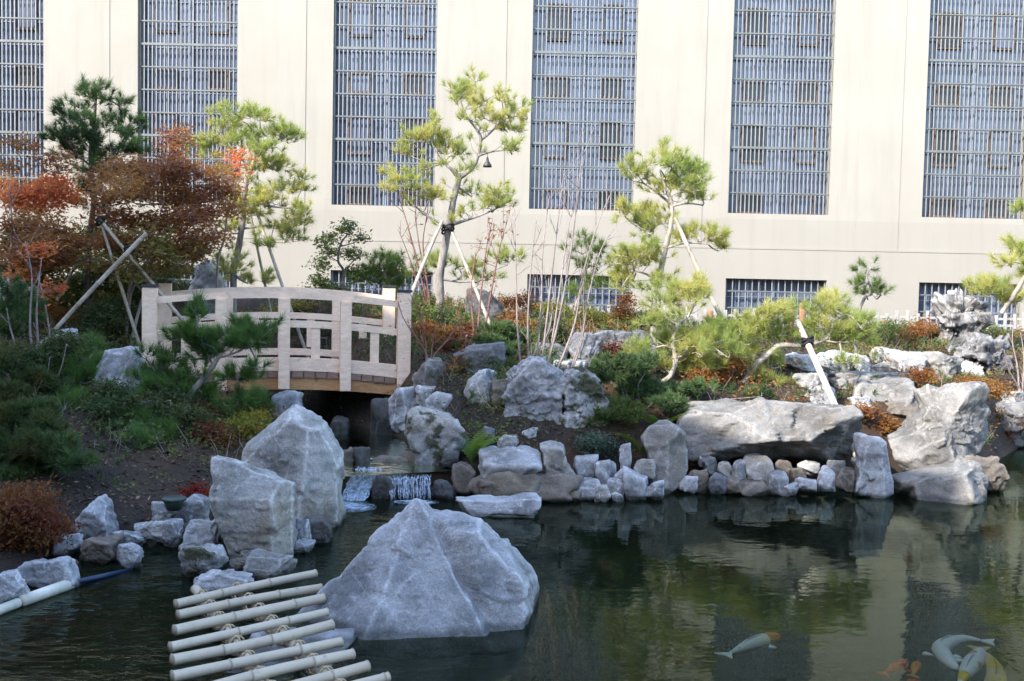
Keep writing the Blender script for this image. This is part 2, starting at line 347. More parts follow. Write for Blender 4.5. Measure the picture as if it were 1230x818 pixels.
# ------------------------------------------------------------------ water
def water_mat(name, tint, sc, strength, ior=1.33, stretch=(1, 1, 1), body=(.004, .007, .005), bodyf=.35, swap=None):
    t = NT(name); t.t.nodes.remove(t.b); co = t.n('NewGeometry').outputs['Position']
    mp = t.n('Mapping', {'Vector': co, 'Scale': stretch}).outputs[0]
    h = t.math('ADD', t.noise(sc, 2, .45, mp, .4), t.math('MULTIPLY', t.noise(sc*4.0, 2, .5, mp, .5), .34))
    if swap:        # choppier water near the cascade, on the left
        sx = t.n('SeparateXYZ', {0: co})
        k = t.n('MapRange', {'Value': sx.outputs[0], 'From Min': -1.6, 'From Max': .2, 'To Min': swap, 'To Max': 1.0}).outputs[0]
        h = t.math('MULTIPLY', h, k)
    bn = t.bump(h, strength, .03)
    tr = t.n('BsdfTransparent', {'Color': (*tint, 1)}); df = t.n('BsdfDiffuse', {'Color': (*body, 1)})
    m1 = t.n('MixShader', {0: bodyf, 1: tr.outputs[0], 2: df.outputs[0]})
    gl = t.n('BsdfGlossy', {'Roughness': .015, 'Normal': bn, 'Color': (.70, .80, .68, 1)})
    fr = t.n('Fresnel', {'IOR': ior, 'Normal': bn})
    m2 = t.n('MixShader', {0: fr.outputs[0], 1: m1.outputs[0], 2: gl.outputs[0]})
    t.l(m2.outputs[0], t.out.inputs[0]); return t.m
M['pond'] = water_mat('pond_water', (.80, .86, .76), 2.4, .09, 1.24, (.8, 1.7, 1), (.002, .006, .003), .30, 11.0)
M['stream'] = water_mat('stream_water', (.6, .62, .5), 9, .25, 1.33, (1, 1, 1), (.02, .02, .015), .2)
mb = MB(); pv = np.array([[x, y, 0.0] for x, y in [(-14, 2), (15, 2), (15, 18.5), (3.2, 18.5), (3.2, 11.6), (-14, 11.6)]])
mb.add([[-12, 1.8, 0], [16, 1.8, 0], [16, 11.4, 0], [-12, 11.4, 0], [4.6, 11.4, 0], [16, 17, 0], [4.6, 17, 0]], [[0, 1, 2, 3], [4, 2, 5, 6]])
o = mb.build('pond_water', M['pond']); o['kind'] = 'structure'
mb = MB(); L = []; R = []
nn = 24; tt = np.linspace(0, len(chan)-1, nn)
for u in tt:
    i = min(int(u), len(chan)-2); c = chan[i]*(1-(u-i))+chan[i+1]*(u-i); d = chan[i+1]-chan[i]; d = d/np.linalg.norm(d); nrm = np.array([d[1], -d[0]])
    z = .25+.045*min(2.4, max(0, c[1]-10.5))
    L.append([*(c-nrm*.85), z]); R.append([*(c+nrm*.85), z])
mb.add(L+R, [[i, i+1, nn+i+1, nn+i] for i in range(nn-1)])
o = mb.build('stream_water', M['stream']); o['kind'] = 'structure'
# ------------------------------------------------------------------ cell block facade
FY = 28.0
t = NT('cream_stucco'); co = t.n('TexCoord').outputs['Object']
n1 = t.noise(.5, 5, .55, co); n2 = t.noise(40, 4, .6, co)
mp = t.n('Mapping', {'Vector': co, 'Scale': (1.4, 1, .12)}).outputs[0]; n3 = t.noise(2.0, 5, .6, mp)
zz = t.n('SeparateXYZ', {0: co}).outputs[2]
col = t.mix(t.ramp(n1, [(.4, B0), (.62, B1)]), (.272, .252, .214), (.288, .270, .232))
col = t.mix(t.math('MULTIPLY', t.ramp(n3, [(.5, B0), (.72, B1)]), .42), col, (.212, .197, .169))
bandm = t.n('MapRange', {'Value': t.math('ADD', zz, t.math('MULTIPLY', n1, .02)), 'From Min': 4.36, 'From Max': 4.39, 'To Min': 1.0, 'To Max': 0.0}).outputs[0]
col = t.mix(t.math('MULTIPLY', bandm, .35), col, (.222, .205, .18))
col = t.mix(t.math('MULTIPLY', t.ramp(t.noise(7, 4, .6, co), [(.66, B0), (.74, B1)]), .25), col, (.20, .19, .17))
t.base(col); t.set(Roughness=.9, Normal=t.bump(n2, .12, .004)); M['stucco'] = t.m
t = NT('sky_tinted_glass'); co = t.n('TexCoord').outputs['Object']; oi = t.n('ObjectInfo').outputs['Random']; cb_ = t.n('CombineXYZ', {'X': t.math('MULTIPLY', oi, 41.0), 'Z': t.math('MULTIPLY', oi, 77.0)}); co = t.n('VectorMath', {0: co, 1: cb_.outputs[0]}, operation='ADD').outputs[0]
mp = t.n('Mapping', {'Vector': co, 'Scale': (1.3, 1, .6)}).outputs[0]
vo = t.n('TexVoronoi', {'Scale': 2.6, 'Vector': mp, 'Randomness': .3}, distance='CHEBYCHEV'); 
sepc = t.n('SeparateColor', {0: vo.outputs['Color']})
col = t.mix(sepc.outputs[0], (.034, .05, .092), (.088, .113, .18)); col = t.mix(t.math('MULTIPLY', t.noise(.9, 3, .5, co), .5), col, (.135, .155, .215))  # blue sky reflection painted into the pane colour
t.base(col); t.set(Roughness=.16, Normal=t.bump(t.noise(1.1, 2, .5, co), .1, .05)); t.b.inputs['Specular IOR Level'].default_value = .6; M['glass'] = t.m
M['bars'] = plain('painted_bars', (.20, .205, .195), .5, var=.15, sc=4)
M['crossbar'] = plain('cross_bars', (.115, .125, .115), .5, var=.2, sc=4)
M['sash'] = plain('steel_sash', (.16, .19, .26), .5, var=.15, sc=5)
M['casement'] = plain('rusty_casement', (.10, .062, .05), .7, var=.5, sc=9)
M['darkpane'] = plain('dark_opening', (.03, .032, .04), .25, var=.3, sc=2)
def fx(px, py=125): return P(px, py, FY)[0]
win_x = [(-72, 52), (165, 285), (399.5, 523.5), (638, 764), (878.5, 1001), (1113, 1238)]
win_x = [(fx(a), fx(b)) for a, b in win_x]
pil_x = [(fx(c-26), fx(c+26)) for c in (-132, 105.5, 341, 581, 821, 1059, 1297)]
ZB = P(700, 252, FY)[2]; ZT = 13.2; ZL0 = P(690, 392, FY)[2]-.25; ZL1 = P(695, 330.5, FY)[2]; ZLED = P(690, 292, FY)[2]
bl = thing('cell_block', 'long cream stucco building with tall barred blue windows behind the garden', 'building', (0, FY, 1.2))
mb = MB(); Y0 = FY; Yb = FY+.014; YE = FY+6
XL, XR = -26, 26
lw = [(a, b) for a, b in win_x]
# base wall, flush with the pilasters, pierced by the low windows
mb.box(XL, XR, Y0, YE, -.5, ZL0); mb.box(XL, XR, Y0, YE, ZL1, ZLED)
e = [XL]+[q for a, b in lw for q in (a, b)]+[XR]
for i in range(0, len(e), 2): mb.box(e[i], e[i+1], Y0, YE, ZL0, ZL1)
for a, b in lw: mb.box(a, b, Y0+.42, YE, ZL0, ZL1)
# ledge
mb.box(XL, XR, Y0-.012, Y0+.02, ZLED-.06, ZLED+.0015)
pe = [(XL, pil_x[0][0])]
for a, b in pil_x: mb.box(a, b, Y0, YE, ZLED, 16)
edges = [XL]+[q for p in pil_x for q in p]+[XR]
for i in range(0, len(edges), 2):
    x0, x1 = edges[i], edges[i+1]; ws = [w for w in win_x if w[0] > x0 and w[1] < x1]
    if not ws: mb.box(x0, x1, Yb, YE, ZLED, 16); continue
    a, b = ws[0]
    mb.box(x0, a, Yb, YE, ZLED, 16); mb.box(b, x1, Yb, YE, ZLED, 16); mb.box(a, b, Yb, YE, ZLED, ZB); mb.box(a, b, Yb, YE, ZT, 16); mb.box(a, b, Yb+.42, YE, ZB, ZT)
mb.build('wall', M['stucco'], bl, (0, FY, 0))
mb = MB(); mb.box(XL-.2, XR+.2, Y0-.25, YE+.2, 16, 16.4); mb.build('parapet', M['stucco'], bl, (0, FY, 16))
def make_window(w, z0, z1, yf, tall):
    h = z1-z0
    gl = MB(); gl.box(-w/2, w/2, .385, .41, 0, h)
    sa = MB()
    for k in range(9):
        x = -w/2+w*k/8; wd = .05 if k == 4 else .018
        sa.box(x-wd, x+wd, .33 if k == 4 else .355, .383, .0, h)
    zz = np.arange(.55, h-.1, .63)
    for z in zz: sa.box(-w/2, w/2, .36, .3835, z-.012, z+.012)
    ba = MB(); cb = MB(); nb = 24 if tall else 15
    for k in range(nb+1):
        x = -w/2+.03+(w-.06)*k/nb; ba.box(x-.013, x+.013, .10, .126, .02, h-.02)
    for i, z in enumerate(np.arange(.58 if tall else .4, h, .63 if tall else .47)):
        q = .032 if (tall and i % 4 == 2) else .018
        cb.box(-w/2, w/2, .085, .145, z-q, z+q)
    cs = []
    if tall:
        m = FY/F
        rows = [(.02, 24*m), (62*m, 107*m), (135*m, 159*m), (202*m, 246*m), (285*m, 309*m), (350*m, 394*m)]
        for (c0, c1) in ((.135, .36), (.67, .875)):
            for (r0, r1) in rows:
                if r1 < h-.1: cs.append((-w/2+w*c0, -w/2+w*c1, r0, r1))
    return gl, sa, ba, cb, cs
def place_window(w, x, z, yf, mbs, first):
    gl, sa, ba, cb, cs = mbs
    loc = np.array([x, yf, z])
    def put(b, name, m, par):
        b.v = [v+loc for v in b.v]; return b.build(name, m, par, loc)
    o = put(gl, 'window', M['glass'], bl)
    put(sa, 'sash_bars', M['sash'], o); put(ba, 'bar_grille', M['bars'], o); put(cb, 'cross_bars', M['crossbar'], o)
    rr = random.Random(int(x*100))
    for (x0, x1, r0, r1) in cs:
        c = MB(); f = .035; y0 = .30; y1 = .352
        c.box(x0, x1, y0, y1, r0, r0+f*1.6); c.box(x0, x1, y0, y1, r1-f, r1); c.box(x0, x0+f, y0, y1, r0+f*1.6, r1-f); c.box(x1-f, x1, y0, y1, r0+f*1.6, r1-f)
        k = put(c, 'casement', M['casement'], o)
        d = MB(); d.box(x0+f, x1-f, .335, .350, r0+f*1.6, r1-f)
        put(d, 'casement_pane', M['darkpane'] if rr.random() < (.9 if r1-r0 < .8 else .45) else M['glass'], o)
for a, b in win_x:
    place_window(b-a, (a+b)/2, ZB, Yb, make_window(b-a, ZB, ZT, Yb, True), True)
    place_window(b-a, (a+b)/2, ZL0, Y0, make_window(b-a, ZL0, ZL1, Y0, False), True)
# neighbouring wing behind and to the left of the camera, whose shade lies over the near garden
nb = thing('neighbouring_wing', 'tall plain cream building wing standing left behind the viewpoint', 'building', (-8.6, -4.6, 0))
H = 14.0; A = np.array([2.8-1.009*(H+.3), 12.2-1.009*(H+.3)]); dv = np.array([-.53, .85])/math.hypot(.53, .85); nv = np.array([-dv[1], dv[0]])
q0 = A-dv*17; q1 = A+dv*22; q2 = q1+nv*11; q3 = q0+nv*11
mb = MB(); mb.add([[*q, z] for z in (-.3, H) for q in (q0, q1, q2, q3)], [[0, 1, 5, 4], [1, 2, 6, 5], [2, 3, 7, 6], [3, 0, 4, 7], [4, 5, 6, 7]])
mb.build('wall', M['stucco'], nb, (-8.6, -4.6, 0))
mb = MB(); q = [A-dv*17.1-nv*.1, A+dv*22.1-nv*.1, A+dv*22.1+nv*11.1, A-dv*17.1+nv*11.1]
mb.add([[*p, z] for z in (H+.003, H+.3) for p in q], [[0, 1, 5, 4], [1, 2, 6, 5], [2, 3, 7, 6], [3, 0, 4, 7], [4, 5, 6, 7], [0, 3, 2, 1]])
mb.build('roof', M['stucco'], nb, (-8.6, -4.6, 0))
mb = MB(); c = A
q = [c-dv*2.6, c-dv*1.5, c-dv*1.5+nv*2.2, c-dv*2.6+nv*2.2]
mb.add([[*p, z] for z in (H+.302, H+1.35) for p in q], [[0, 1, 5, 4], [1, 2, 6, 5], [2, 3, 7, 6], [3, 0, 4, 7], [4, 5, 6, 7]])
mb.build('shade_box', M['stucco'], nb, (-8.6, -4.6, 0))  # roof box added to throw shade on the upright slab and leaning boulder
rw = thing('rear_sky_blocker', 'unseen plain cream block added behind the viewpoint to cut low sky light', 'building', (14, -15, 0))  # unseen block added to hold back low sky light from the rock fronts
mb = MB(); mb.box(-.4, 34, -26, -13, -.3, 9.5); mb.build('wall', M['stucco'], rw, (14, -15, 0)); mb = MB(); mb.box(-.6, 34.2, -26.2, -12.8, 9.503, 9.9); mb.build('roof', M['stucco'], rw, (14, -15, 9.5))
#@@PART2
# ------------------------------------------------------------------ rocks
_ico = {}
def ico(sub):
    if sub not in _ico:
        bm = bmesh.new(); bmesh.ops.create_icosphere(bm, subdivisions=sub, radius=1); bm.verts.index_update()
        _ico[sub] = (np.array([v.co[:] for v in bm.verts]), np.array([[v.index for v in f.verts] for f in bm.faces])); bm.free()
    return _ico[sub]
def rock(box, label, m='rock', Y=None, dep=.8, seed=None, sink=.22, sub=4, p=60, nf=9, poly=None, facets=(), amp=.055, group=None, name='rock', cat='rock', free=False, holes=0, fs=1.0, flat=0, ycen=.4, chips=0, chip=.85, pieces=None):
    x0, y0, x1, y1 = box; cx = (x0+x1)/2
    if seed is None: seed = int(x0*7+y0*13) % 9973
    rng = np.random.RandomState(seed)
    yo = on(cx, y1)[1]; Y = yo if Y is None else (Y if free else min(Y, yo))
    D = dep*(x1-x0)*Y/F; Yc = Y+D*ycen
    zt = P(cx, y0, Yc)[2]; zb = P(cx, y1, Y)[2]; zb -= sink*(zt-zb)
    X0 = P(x0, (y0+y1)/2, Yc)[0]; X1 = P(x1, (y0+y1)/2, Yc)[0]
    hx, hy, hz = (X1-X0)/2, D/2, (zt-zb)/2; C = np.array([(X0+X1)/2, Yc, (zt+zb)/2]); hs = np.array([hx, hy, hz])
    v, f = ico(sub)
    acc = np.zeros(len(v)); m1 = np.zeros(len(v)); m2 = np.zeros(len(v))
    def top2(q):
        np.maximum(m2, np.minimum(m1, q), out=m2); np.maximum(m1, q, out=m1)
    def plane(n, d):
        n = np.asarray(n, float)
        q = np.maximum(0, v@n)/d
        top2(q); return q**p
    if poly is not None:                 # silhouette traced in the rock's own mid plane; it has real depth from the facets
        pw = np.array([P(a, b, Yc) for a, b in poly]); q = np.stack([(pw[:, 0]-C[0])/hx, (pw[:, 2]-C[2])/hz], 1)
        th = np.linspace(-np.pi, np.pi, 721); R = np.zeros(721)
        dx, dz = np.cos(th), np.sin(th)
        for i in range(len(q)):
            a = q[i]; b = q[(i+1) % len(q)]; ex, ez = b-a
            den = dx*ez-dz*ex
            with np.errstate(all='ignore'):
                r = (a[0]*ez-a[1]*ex)/den; s = (a[0]*dz-a[1]*dx)/den
            ok = (r > 0) & (s >= -1e-6) & (s <= 1+1e-6) & np.isfinite(r)
            R = np.where(ok, np.maximum(R, r), R)
        R = np.maximum(R, .15)
        rho = np.hypot(v[:, 0], v[:, 2]); Rv = np.interp(np.arctan2(v[:, 2], v[:, 0]), th, R)
        acc += (rho/Rv)**p; top2(rho/Rv)
    else:
        for n in ((1, 0, 0), (-1, 0, 0), (0, 0, 1), (0, 0, -1)): acc += plane(np.array(n)+rng.normal(0, .16, 3), 1.0)
    acc += plane((rng.normal(0, .1), 1, 0), 1.0)
    if not facets: acc += plane((rng.normal(0, .2), -1, rng.normal(.15, .2)), 1.0)
    for n, pt in facets:
        n = np.array(n, float); acc += plane(n, max(.05, float(n@np.array(pt, float))))
    for k in range(nf):
        n = rng.normal(0, 1, 3); n /= np.linalg.norm(n)
        if flat and n[2] > .3: continue
        acc += plane(n, rng.uniform(.82, 1.18))
    r = acc**(-1.0/p)
    if pieces is not None:               # union of convex blocks, each given by planes (normal, point) or by three points
        r = np.zeros(len(v)); gap = np.ones(len(v))
        for pl in pieces:
            qs = []
            for e in pl:
                if len(e) == 3: a_, b_, c_ = (np.array(x, float) for x in e); n = np.cross(b_-a_, c_-a_); n = n*np.sign(n@a_); d = n@a_
                else: n = np.array(e[0], float); d = n@np.array(e[1], float)
                qs.append(np.maximum(0, v@n)/max(d, .02))
            qs = np.sort(np.array(qs), 0); rp = ((qs**p).sum(0))**(-1.0/p); win = rp > r; r = np.where(win, rp, r); gap = np.where(win, 1-qs[-2]/qs[-1], gap)
        m1 = np.ones(len(v)); m2 = 1-gap
    ridge = sst((m2/np.maximum(m1, 1e-6)-.945)/.05)
    # break the surface into cleavage faces: tangent planes at scattered points, the lowest of the nearest four wins
    K = chips if chips else (16 if sub < 5 else 26 if sub == 5 else 60)
    w = v*r[:, None]; wd = w*hs
    fn = np.cross(wd[f[:, 1]]-wd[f[:, 0]], wd[f[:, 2]]-wd[f[:, 0]]); vn = np.zeros_like(v)
    for k in range(3): np.add.at(vn, f[:, k], fn)
    for it in range(2):
        fa = vn[f].mean(1); vn = np.zeros_like(v)
        for k in range(3): np.add.at(vn, f[:, k], fa)
    vn /= np.linalg.norm(vn, axis=1)[:, None]+1e-12
    idx = rng.choice(len(v), K, replace=False); q = wd[idx]; nq = vn[idx]+rng.normal(0, .27, (K, 3)); nq /= np.linalg.norm(nq, axis=1)[:, None]
    dd = ((wd[:, None, :]-q[None])**2).sum(-1); near = np.argsort(dd, axis=1)[:, :4]
    vd = v*hs; num = (nq*q).sum(1); best = np.full(len(v), 9.0)
    for k in range(4):
        j = near[:, k]; den = np.maximum((vd*nq[j]).sum(1), 1e-4); best = np.minimum(best, num[j]/den/r)
    b2 = np.sort(np.stack([num[near[:, k]]/np.maximum((vd*nq[near[:, k]]).sum(1), 1e-4)/r for k in range(4)]), 0)
    ridge = np.maximum(ridge, .75*sst(1-(b2[1]-b2[0])/.022)*(b2[0] < 1.02)*chip)
    best = np.clip(best, .84, 1.06)
    r = r*(1+(best-1)*chip)
    w = v*r[:, None]
    if pieces is not None: pass
    elif poly is not None: w[:, 2] = np.where(w[:, 2] > 0, w[:, 2]/w[:, 2].max(), w[:, 2]); w[:, 0] = np.where(w[:, 0] > 0, w[:, 0]/w[:, 0].max(), -w[:, 0]/w[:, 0].min())
    if poly is None and pieces is None:
        lo = w.min(0); hi = w.max(0); w = (w-(lo+hi)/2)/((hi-lo)/2)
    ws = w*hs
    sz = float(np.cbrt(hx*hy*hz)); k = 1/sz
    nz = fbm(ws*k*1.5, 5, seed, .55) if holes else fbm(ws*k*2.8, 5, seed, .6)*.75; rid = 1-np.abs(fbm(ws*k*1.1*np.array([1, 1, 1.6]), 3, seed+50)); rid2 = 1-np.abs(fbm(ws*k*3.2, 3, seed+90))
    st = fbm(ws*k*np.array([.8, .8, 3.5])*1.6, 3, seed+70)
    dsp = amp*sz*fs*(nz*.8-(rid**5)*.9-(rid2**7)*.5+st*.5+.25)
    if holes:
        hn = fbm(ws*k*1.5+9, 2, seed+200); dsp -= sz*holes*sst((hn-.12)/.3)
        dsp += sz*.16*fbm(ws*k*2.2, 2, seed+300)
    nrm = v*.6+w/np.maximum(np.linalg.norm(w, axis=1), 1e-6)[:, None]*.4
    ws = ws+nrm*dsp[:, None]
    mb = MB(); mb.add(ws+C, f)
    o = mb.build(name, M[m], None, C, smooth=True)
    at = o.data.attributes.new('ridge', 'FLOAT', 'POINT'); at.data.foreach_set('value', ridge.astype(np.float32))
    return tag(o, label, cat, group)
# --- the big named boulders
P0, RB, FL, LL, QQ, LB_ = (-.09, .12, 1.0), (.60, -.78, -.74), (-.42, -.98, -.74), (-1.04, -.25, -.60), (.8, .5, -.74), (-.85, .85, -.74)
rock((375, 595, 642, 770), 'big grey pyramid boulder rising from the water in the foreground', dep=.85, sink=.16, sub=6, p=90, nf=0, amp=.034, ycen=.46, chip=.45, chips=40, seed=11, pieces=[
    [(P0, RB, FL), (P0, FL, LL), (P0, RB, QQ), (P0, QQ, LB_), (P0, LL, LB_), ((0, 0, -1), (0, 0, -1.0)), ((-1, -.1, .25), (-1.0, 0, -.1)), ((-.25, -.9, .35), (-.35, -.72, .0)), ((.2, -1, .12), (.1, -.86, -.6))],
    [((.76, -.05, .41), (.57, 0, .54)), ((1, -.15, -.05), (1.0, 0, -.2)), ((.1, -.1, 1), (.5, 0, .61)), ((.32, -.9, .28), (.8, -.42, -.3)), ((0, 1, .3), (0, .6, 0)), ((-.55, -.8, .1), (.6, -.52, -.3)), ((-1, 0, 0), (-.3, 0, 0)), ((0, 0, -1), (0, 0, -1))]])
rock((288, 490, 408, 634), 'tall grey brown boulder leaning behind a blocky one by the cascade', 'rock_tan', Y=9.15, dep=.8, sub=6, p=90, nf=0, amp=.035, sink=.2, chip=.35, chips=30, seed=5, pieces=[
    [((-.62, -.2, .88), (-.05, 0, .95)), ((-1, -.05, .05), (-.98, 0, 0)), ((.05, -.2, 1), (.1, 0, 1.0)), ((.36, -.1, .93), (.13, 0, 1.0)), ((1, -.1, .5), (.78, 0, .62)), ((1, 0, 0), (1, 0, -.3)), ((-.16, -.95, .28), (0, -.62, .3)), ((.72, -.68, .12), (.62, -.55, 0)), ((0, 1, .35), (0, .7, .2)), ((0, 0, -1), (0, 0, -1))]])
rock((254, 552, 355, 674), 'squat blocky grey boulder with a flat slanted top at the left bank', 'rock_tan', Y=8.15, dep=.85, sub=6, p=90, nf=0, amp=.04, sink=.12, chip=.35, chips=24, seed=9, pieces=[
    [((-.1, -.62, .78), (0, -.80, .48)), ((.1, .05, 1), (-.7, .2, .97)), ((-1, -.12, .12), (-.98, -.3, .6)), ((-.8, -.1, -.42), (-.9, 0, .0)), ((.25, .1, .9), (.7, 0, .66)), ((.88, -.42, .05), (.80, -.7, 0)), ((1, .1, .05), (.98, 0, .3)), ((-.14, -1, -.03), (0, -.92, 0)), ((0, 1, .1), (0, .85, 0)), ((0, 0, -1), (0, 0, -1))]])
rock((811, 478, 1044, 560), 'long pale horizontal boulder lying along the far pond edge', 'rock_warm', Y=11.15, dep=.55, sub=6, p=30, nf=3, amp=.045, sink=-.02,
     poly=[(820, 552), (812, 520), (812, 504), (832, 494), (872, 487), (915, 480), (962, 479), (1002, 486), (1030, 497), (1044, 509), (1038, 532), (1020, 548), (984, 556), (940, 557), (900, 554), (870, 548), (842, 545)],
     facets=[((-.1, -.8, .6), (0, -.72, .42)), ((.1, -.75, -.65), (.2, -.82, -.35)), ((.7, -.6, -.3), (.7, -.5, -.1)), ((-.7, -.6, .1), (-.7, -.5, 0)), ((0, .1, 1), (0, 0, .93))])
rock((1026, 521, 1073, 588), 'upright flat grey slab standing in the pond edge beside the long boulder', Y=10.95, dep=.55, sub=5, p=44, nf=3, amp=.03, sink=.15,
     poly=[(1026, 600), (1027, 560), (1030, 524), (1042, 521), (1060, 525), (1068, 535), (1072, 560), (1073, 600)], facets=[((-.1, -1, .1), (0, -.85, 0)), ((.6, -.7, .1), (.6, -.7, 0))])
rock((1066, 458, 1195, 572), 'big leaning pale boulder with a flat sunlit top on the right bank', 'rock_warm', Y=11.35, dep=.75, sub=6, p=30, nf=3, amp=.06, sink=.03,
     poly=[(1068, 566), (1067, 528), (1090, 518), (1110, 496), (1116, 476), (1104, 468), (1112, 460), (1150, 458), (1182, 466), (1190, 485), (1194, 520), (1190, 548), (1150, 556), (1110, 568)],
     facets=[((-.62, -.55, .55), (-.35, -.5, .05)), ((.62, -.78, .02), (.15, -.62, 0)), ((-.15, .2, 1), (.2, .2, .88)), ((.1, -.7, .7), (.2, -.5, .72)), ((-.1, -.9, -.4), (0, -.7, -.6))])
rock((1081, 552, 1191, 601), 'wedge shaped pale stone with a sharp lit corner low in the water at right', 'rock_warm', Y=10.75, dep=.9, sub=5, p=44, nf=2, amp=.03, sink=.25,
     poly=[(1084, 612), (1081, 578), (1100, 570), (1130, 562), (1165, 553), (1184, 558), (1191, 580), (1190, 612)], facets=[((-.45, -.85, .25), (.15, -.95, 0)), ((.75, -.65, .15), (.15, -.95, 0)), ((-.15, -.2, 1), (0, 0, .8))])
rock((1150, 545, 1208, 592), 'shaded grey rock behind the wedge stone at the right water edge', 'rock_brown', Y=11.6, dep=.8, sub=5, p=30)  # darker brown material stands for the shade on this rock
rock((770, 507, 826, 582), 'upright pale block at the left end of the long boulder', 'rock_warm', Y=10.95, dep=.7, sub=5, p=40, nf=4, amp=.04,
     poly=[(776, 596), (780, 560), (772, 530), (780, 514), (800, 508), (820, 514), (826, 540), (822, 570), (812, 582), (800, 596)])
rock((487, 489, 561, 560), 'rounded pale dome boulder with dark moss above the cascade', 'rock_moss', Y=10.95, dep=.85, sub=5, p=9, nf=5, amp=.05)
rock((574, 538, 651, 600), 'flat topped grey block undercut at its base on the pond edge', Y=10.5, dep=.7, sub=5, p=40, nf=2, amp=.04, sink=.05,
     poly=[(576, 556), (578, 541), (610, 538), (648, 541), (650, 562), (638, 580), (620, 598), (606, 602), (592, 590), (582, 574)], facets=[((0, -.95, -.35), (0, -.9, -.2)), ((0, -.3, 1), (0, -.2, .9))])
rock((648, 531, 698, 584), 'tan sloping wedge rock beside the flat topped block', 'rock_tan', Y=10.6, dep=.6, sub=5, p=40, nf=2, amp=.05,
     poly=[(654, 598), (652, 570), (648, 536), (660, 532), (676, 533), (684, 556), (698, 580), (694, 598)])
rock((546, 594, 650, 621), 'low flat slab lying in the water below the flat topped block', Y=10.12, dep=.35, sub=5, p=50, nf=2, amp=.025, sink=.3, flat=1)
rock((560, 566, 702, 604), 'long dark base stone under the flat topped block', 'rock_brown', Y=10.75, dep=.3, sub=4, p=26, sink=.2)
rock((603, 427, 682, 502), 'large rugged grey boulder behind the bare white stems', 'rock', Y=12.0, dep=.7, sub=6, p=50, nf=6, amp=.08,
     poly=[(604, 515), (603, 474), (614, 446), (632, 429), (652, 431), (668, 440), (680, 452), (682, 490), (680, 515)])
rock((668, 442, 735, 512), 'rugged boulder with pale top and dark mossy hollow in the mid garden', 'rock_moss', Y=11.9, dep=.7, sub=6, p=40, nf=6, amp=.09,
     poly=[(668, 520), (668, 470), (678, 444), (700, 444), (722, 456), (731, 474), (735, 495), (728, 520)])
rock((495, 430, 541, 470), 'pale topped rounded rock at the right end of the bridge', 'rock_warm', Y=12.9, dep=.8, sub=5, p=16)
rock((464, 463, 508, 512), 'stacked grey rock under the right bridge post', 'rock', Y=12.6, dep=.8, sub=5, p=18)
rock((499, 462, 524, 488), 'small grey stone between two rounded rocks by the bridge end', Y=12.5)
rock((507, 470, 545, 500), 'pale rough stone above the mossy dome boulder', Y=12.1, dep=.7)
rock((545, 410, 607, 448), 'smooth slanted grey slab in the shrubs right of the bridge', 'rock_slate_shaded', Y=13.6, dep=.7, sub=5, p=30)
rock((556, 442, 600, 486), 'grey block among thin reddish stems right of the bridge', Y=12.6, dep=.7, sub=5, p=30)
rock((590, 456, 624, 490), 'dark grey stone left of the large rugged boulder', 'rock_brown', Y=12.5)
rock((680, 398, 730, 440), 'angular blue grey rock at left of the long low slab', 'rock_slate_shaded', Y=14.6, dep=.8, sub=5, p=36)
rock((700, 396, 790, 432), 'long low blue grey slab on the sunlit soil rise', 'rock_slate_shaded', Y=15.2, dep=.5, sub=5, p=30)
rock((640, 411, 682, 438), 'small pointed grey rock behind the bare stems', 'rock_slate_shaded', Y=14.2)
rock((664, 432, 705, 452), 'flat grey step stone behind the rugged boulders', Y=13.4, flat=1, p=36)
rock((559, 346, 604, 392), 'dark upright rock standing against the pale wall', 'rock_dark', Y=17, dep=.7, sub=5, p=20)
rock((226, 311, 276, 372), 'dark slate upright rock standing behind the bridge', 'rock', Y=16.3, dep=.5, sub=5, p=30, poly=[(226, 380), (228, 345), (236, 322), (248, 311), (260, 318), (270, 336), (276, 352), (276, 380)])
rock((116, 416, 172, 478), 'angular blue grey block at the left end of the bridge', 'rock', Y=12.4, dep=.7, sub=5, p=40, poly=[(122, 490), (118, 440), (122, 424), (140, 419), (166, 417), (172, 430), (170, 470), (164, 490)])
rock((64, 394, 92, 432), 'small pointed blue grey rock by the foot of a bamboo prop', Y=13.2)
rock((186, 447, 212, 470), 'small dark stone under the left bridge post', 'rock_dark', Y=12.1)
rock((322, 468, 366, 500), 'pale rock under the bridge just behind the tall boulder', 'rock', Y=11.9, dep=.7)
rock((160, 478, 200, 506), 'dark stone beside the crooked pine trunk', 'rock_dark', Y=11.6)
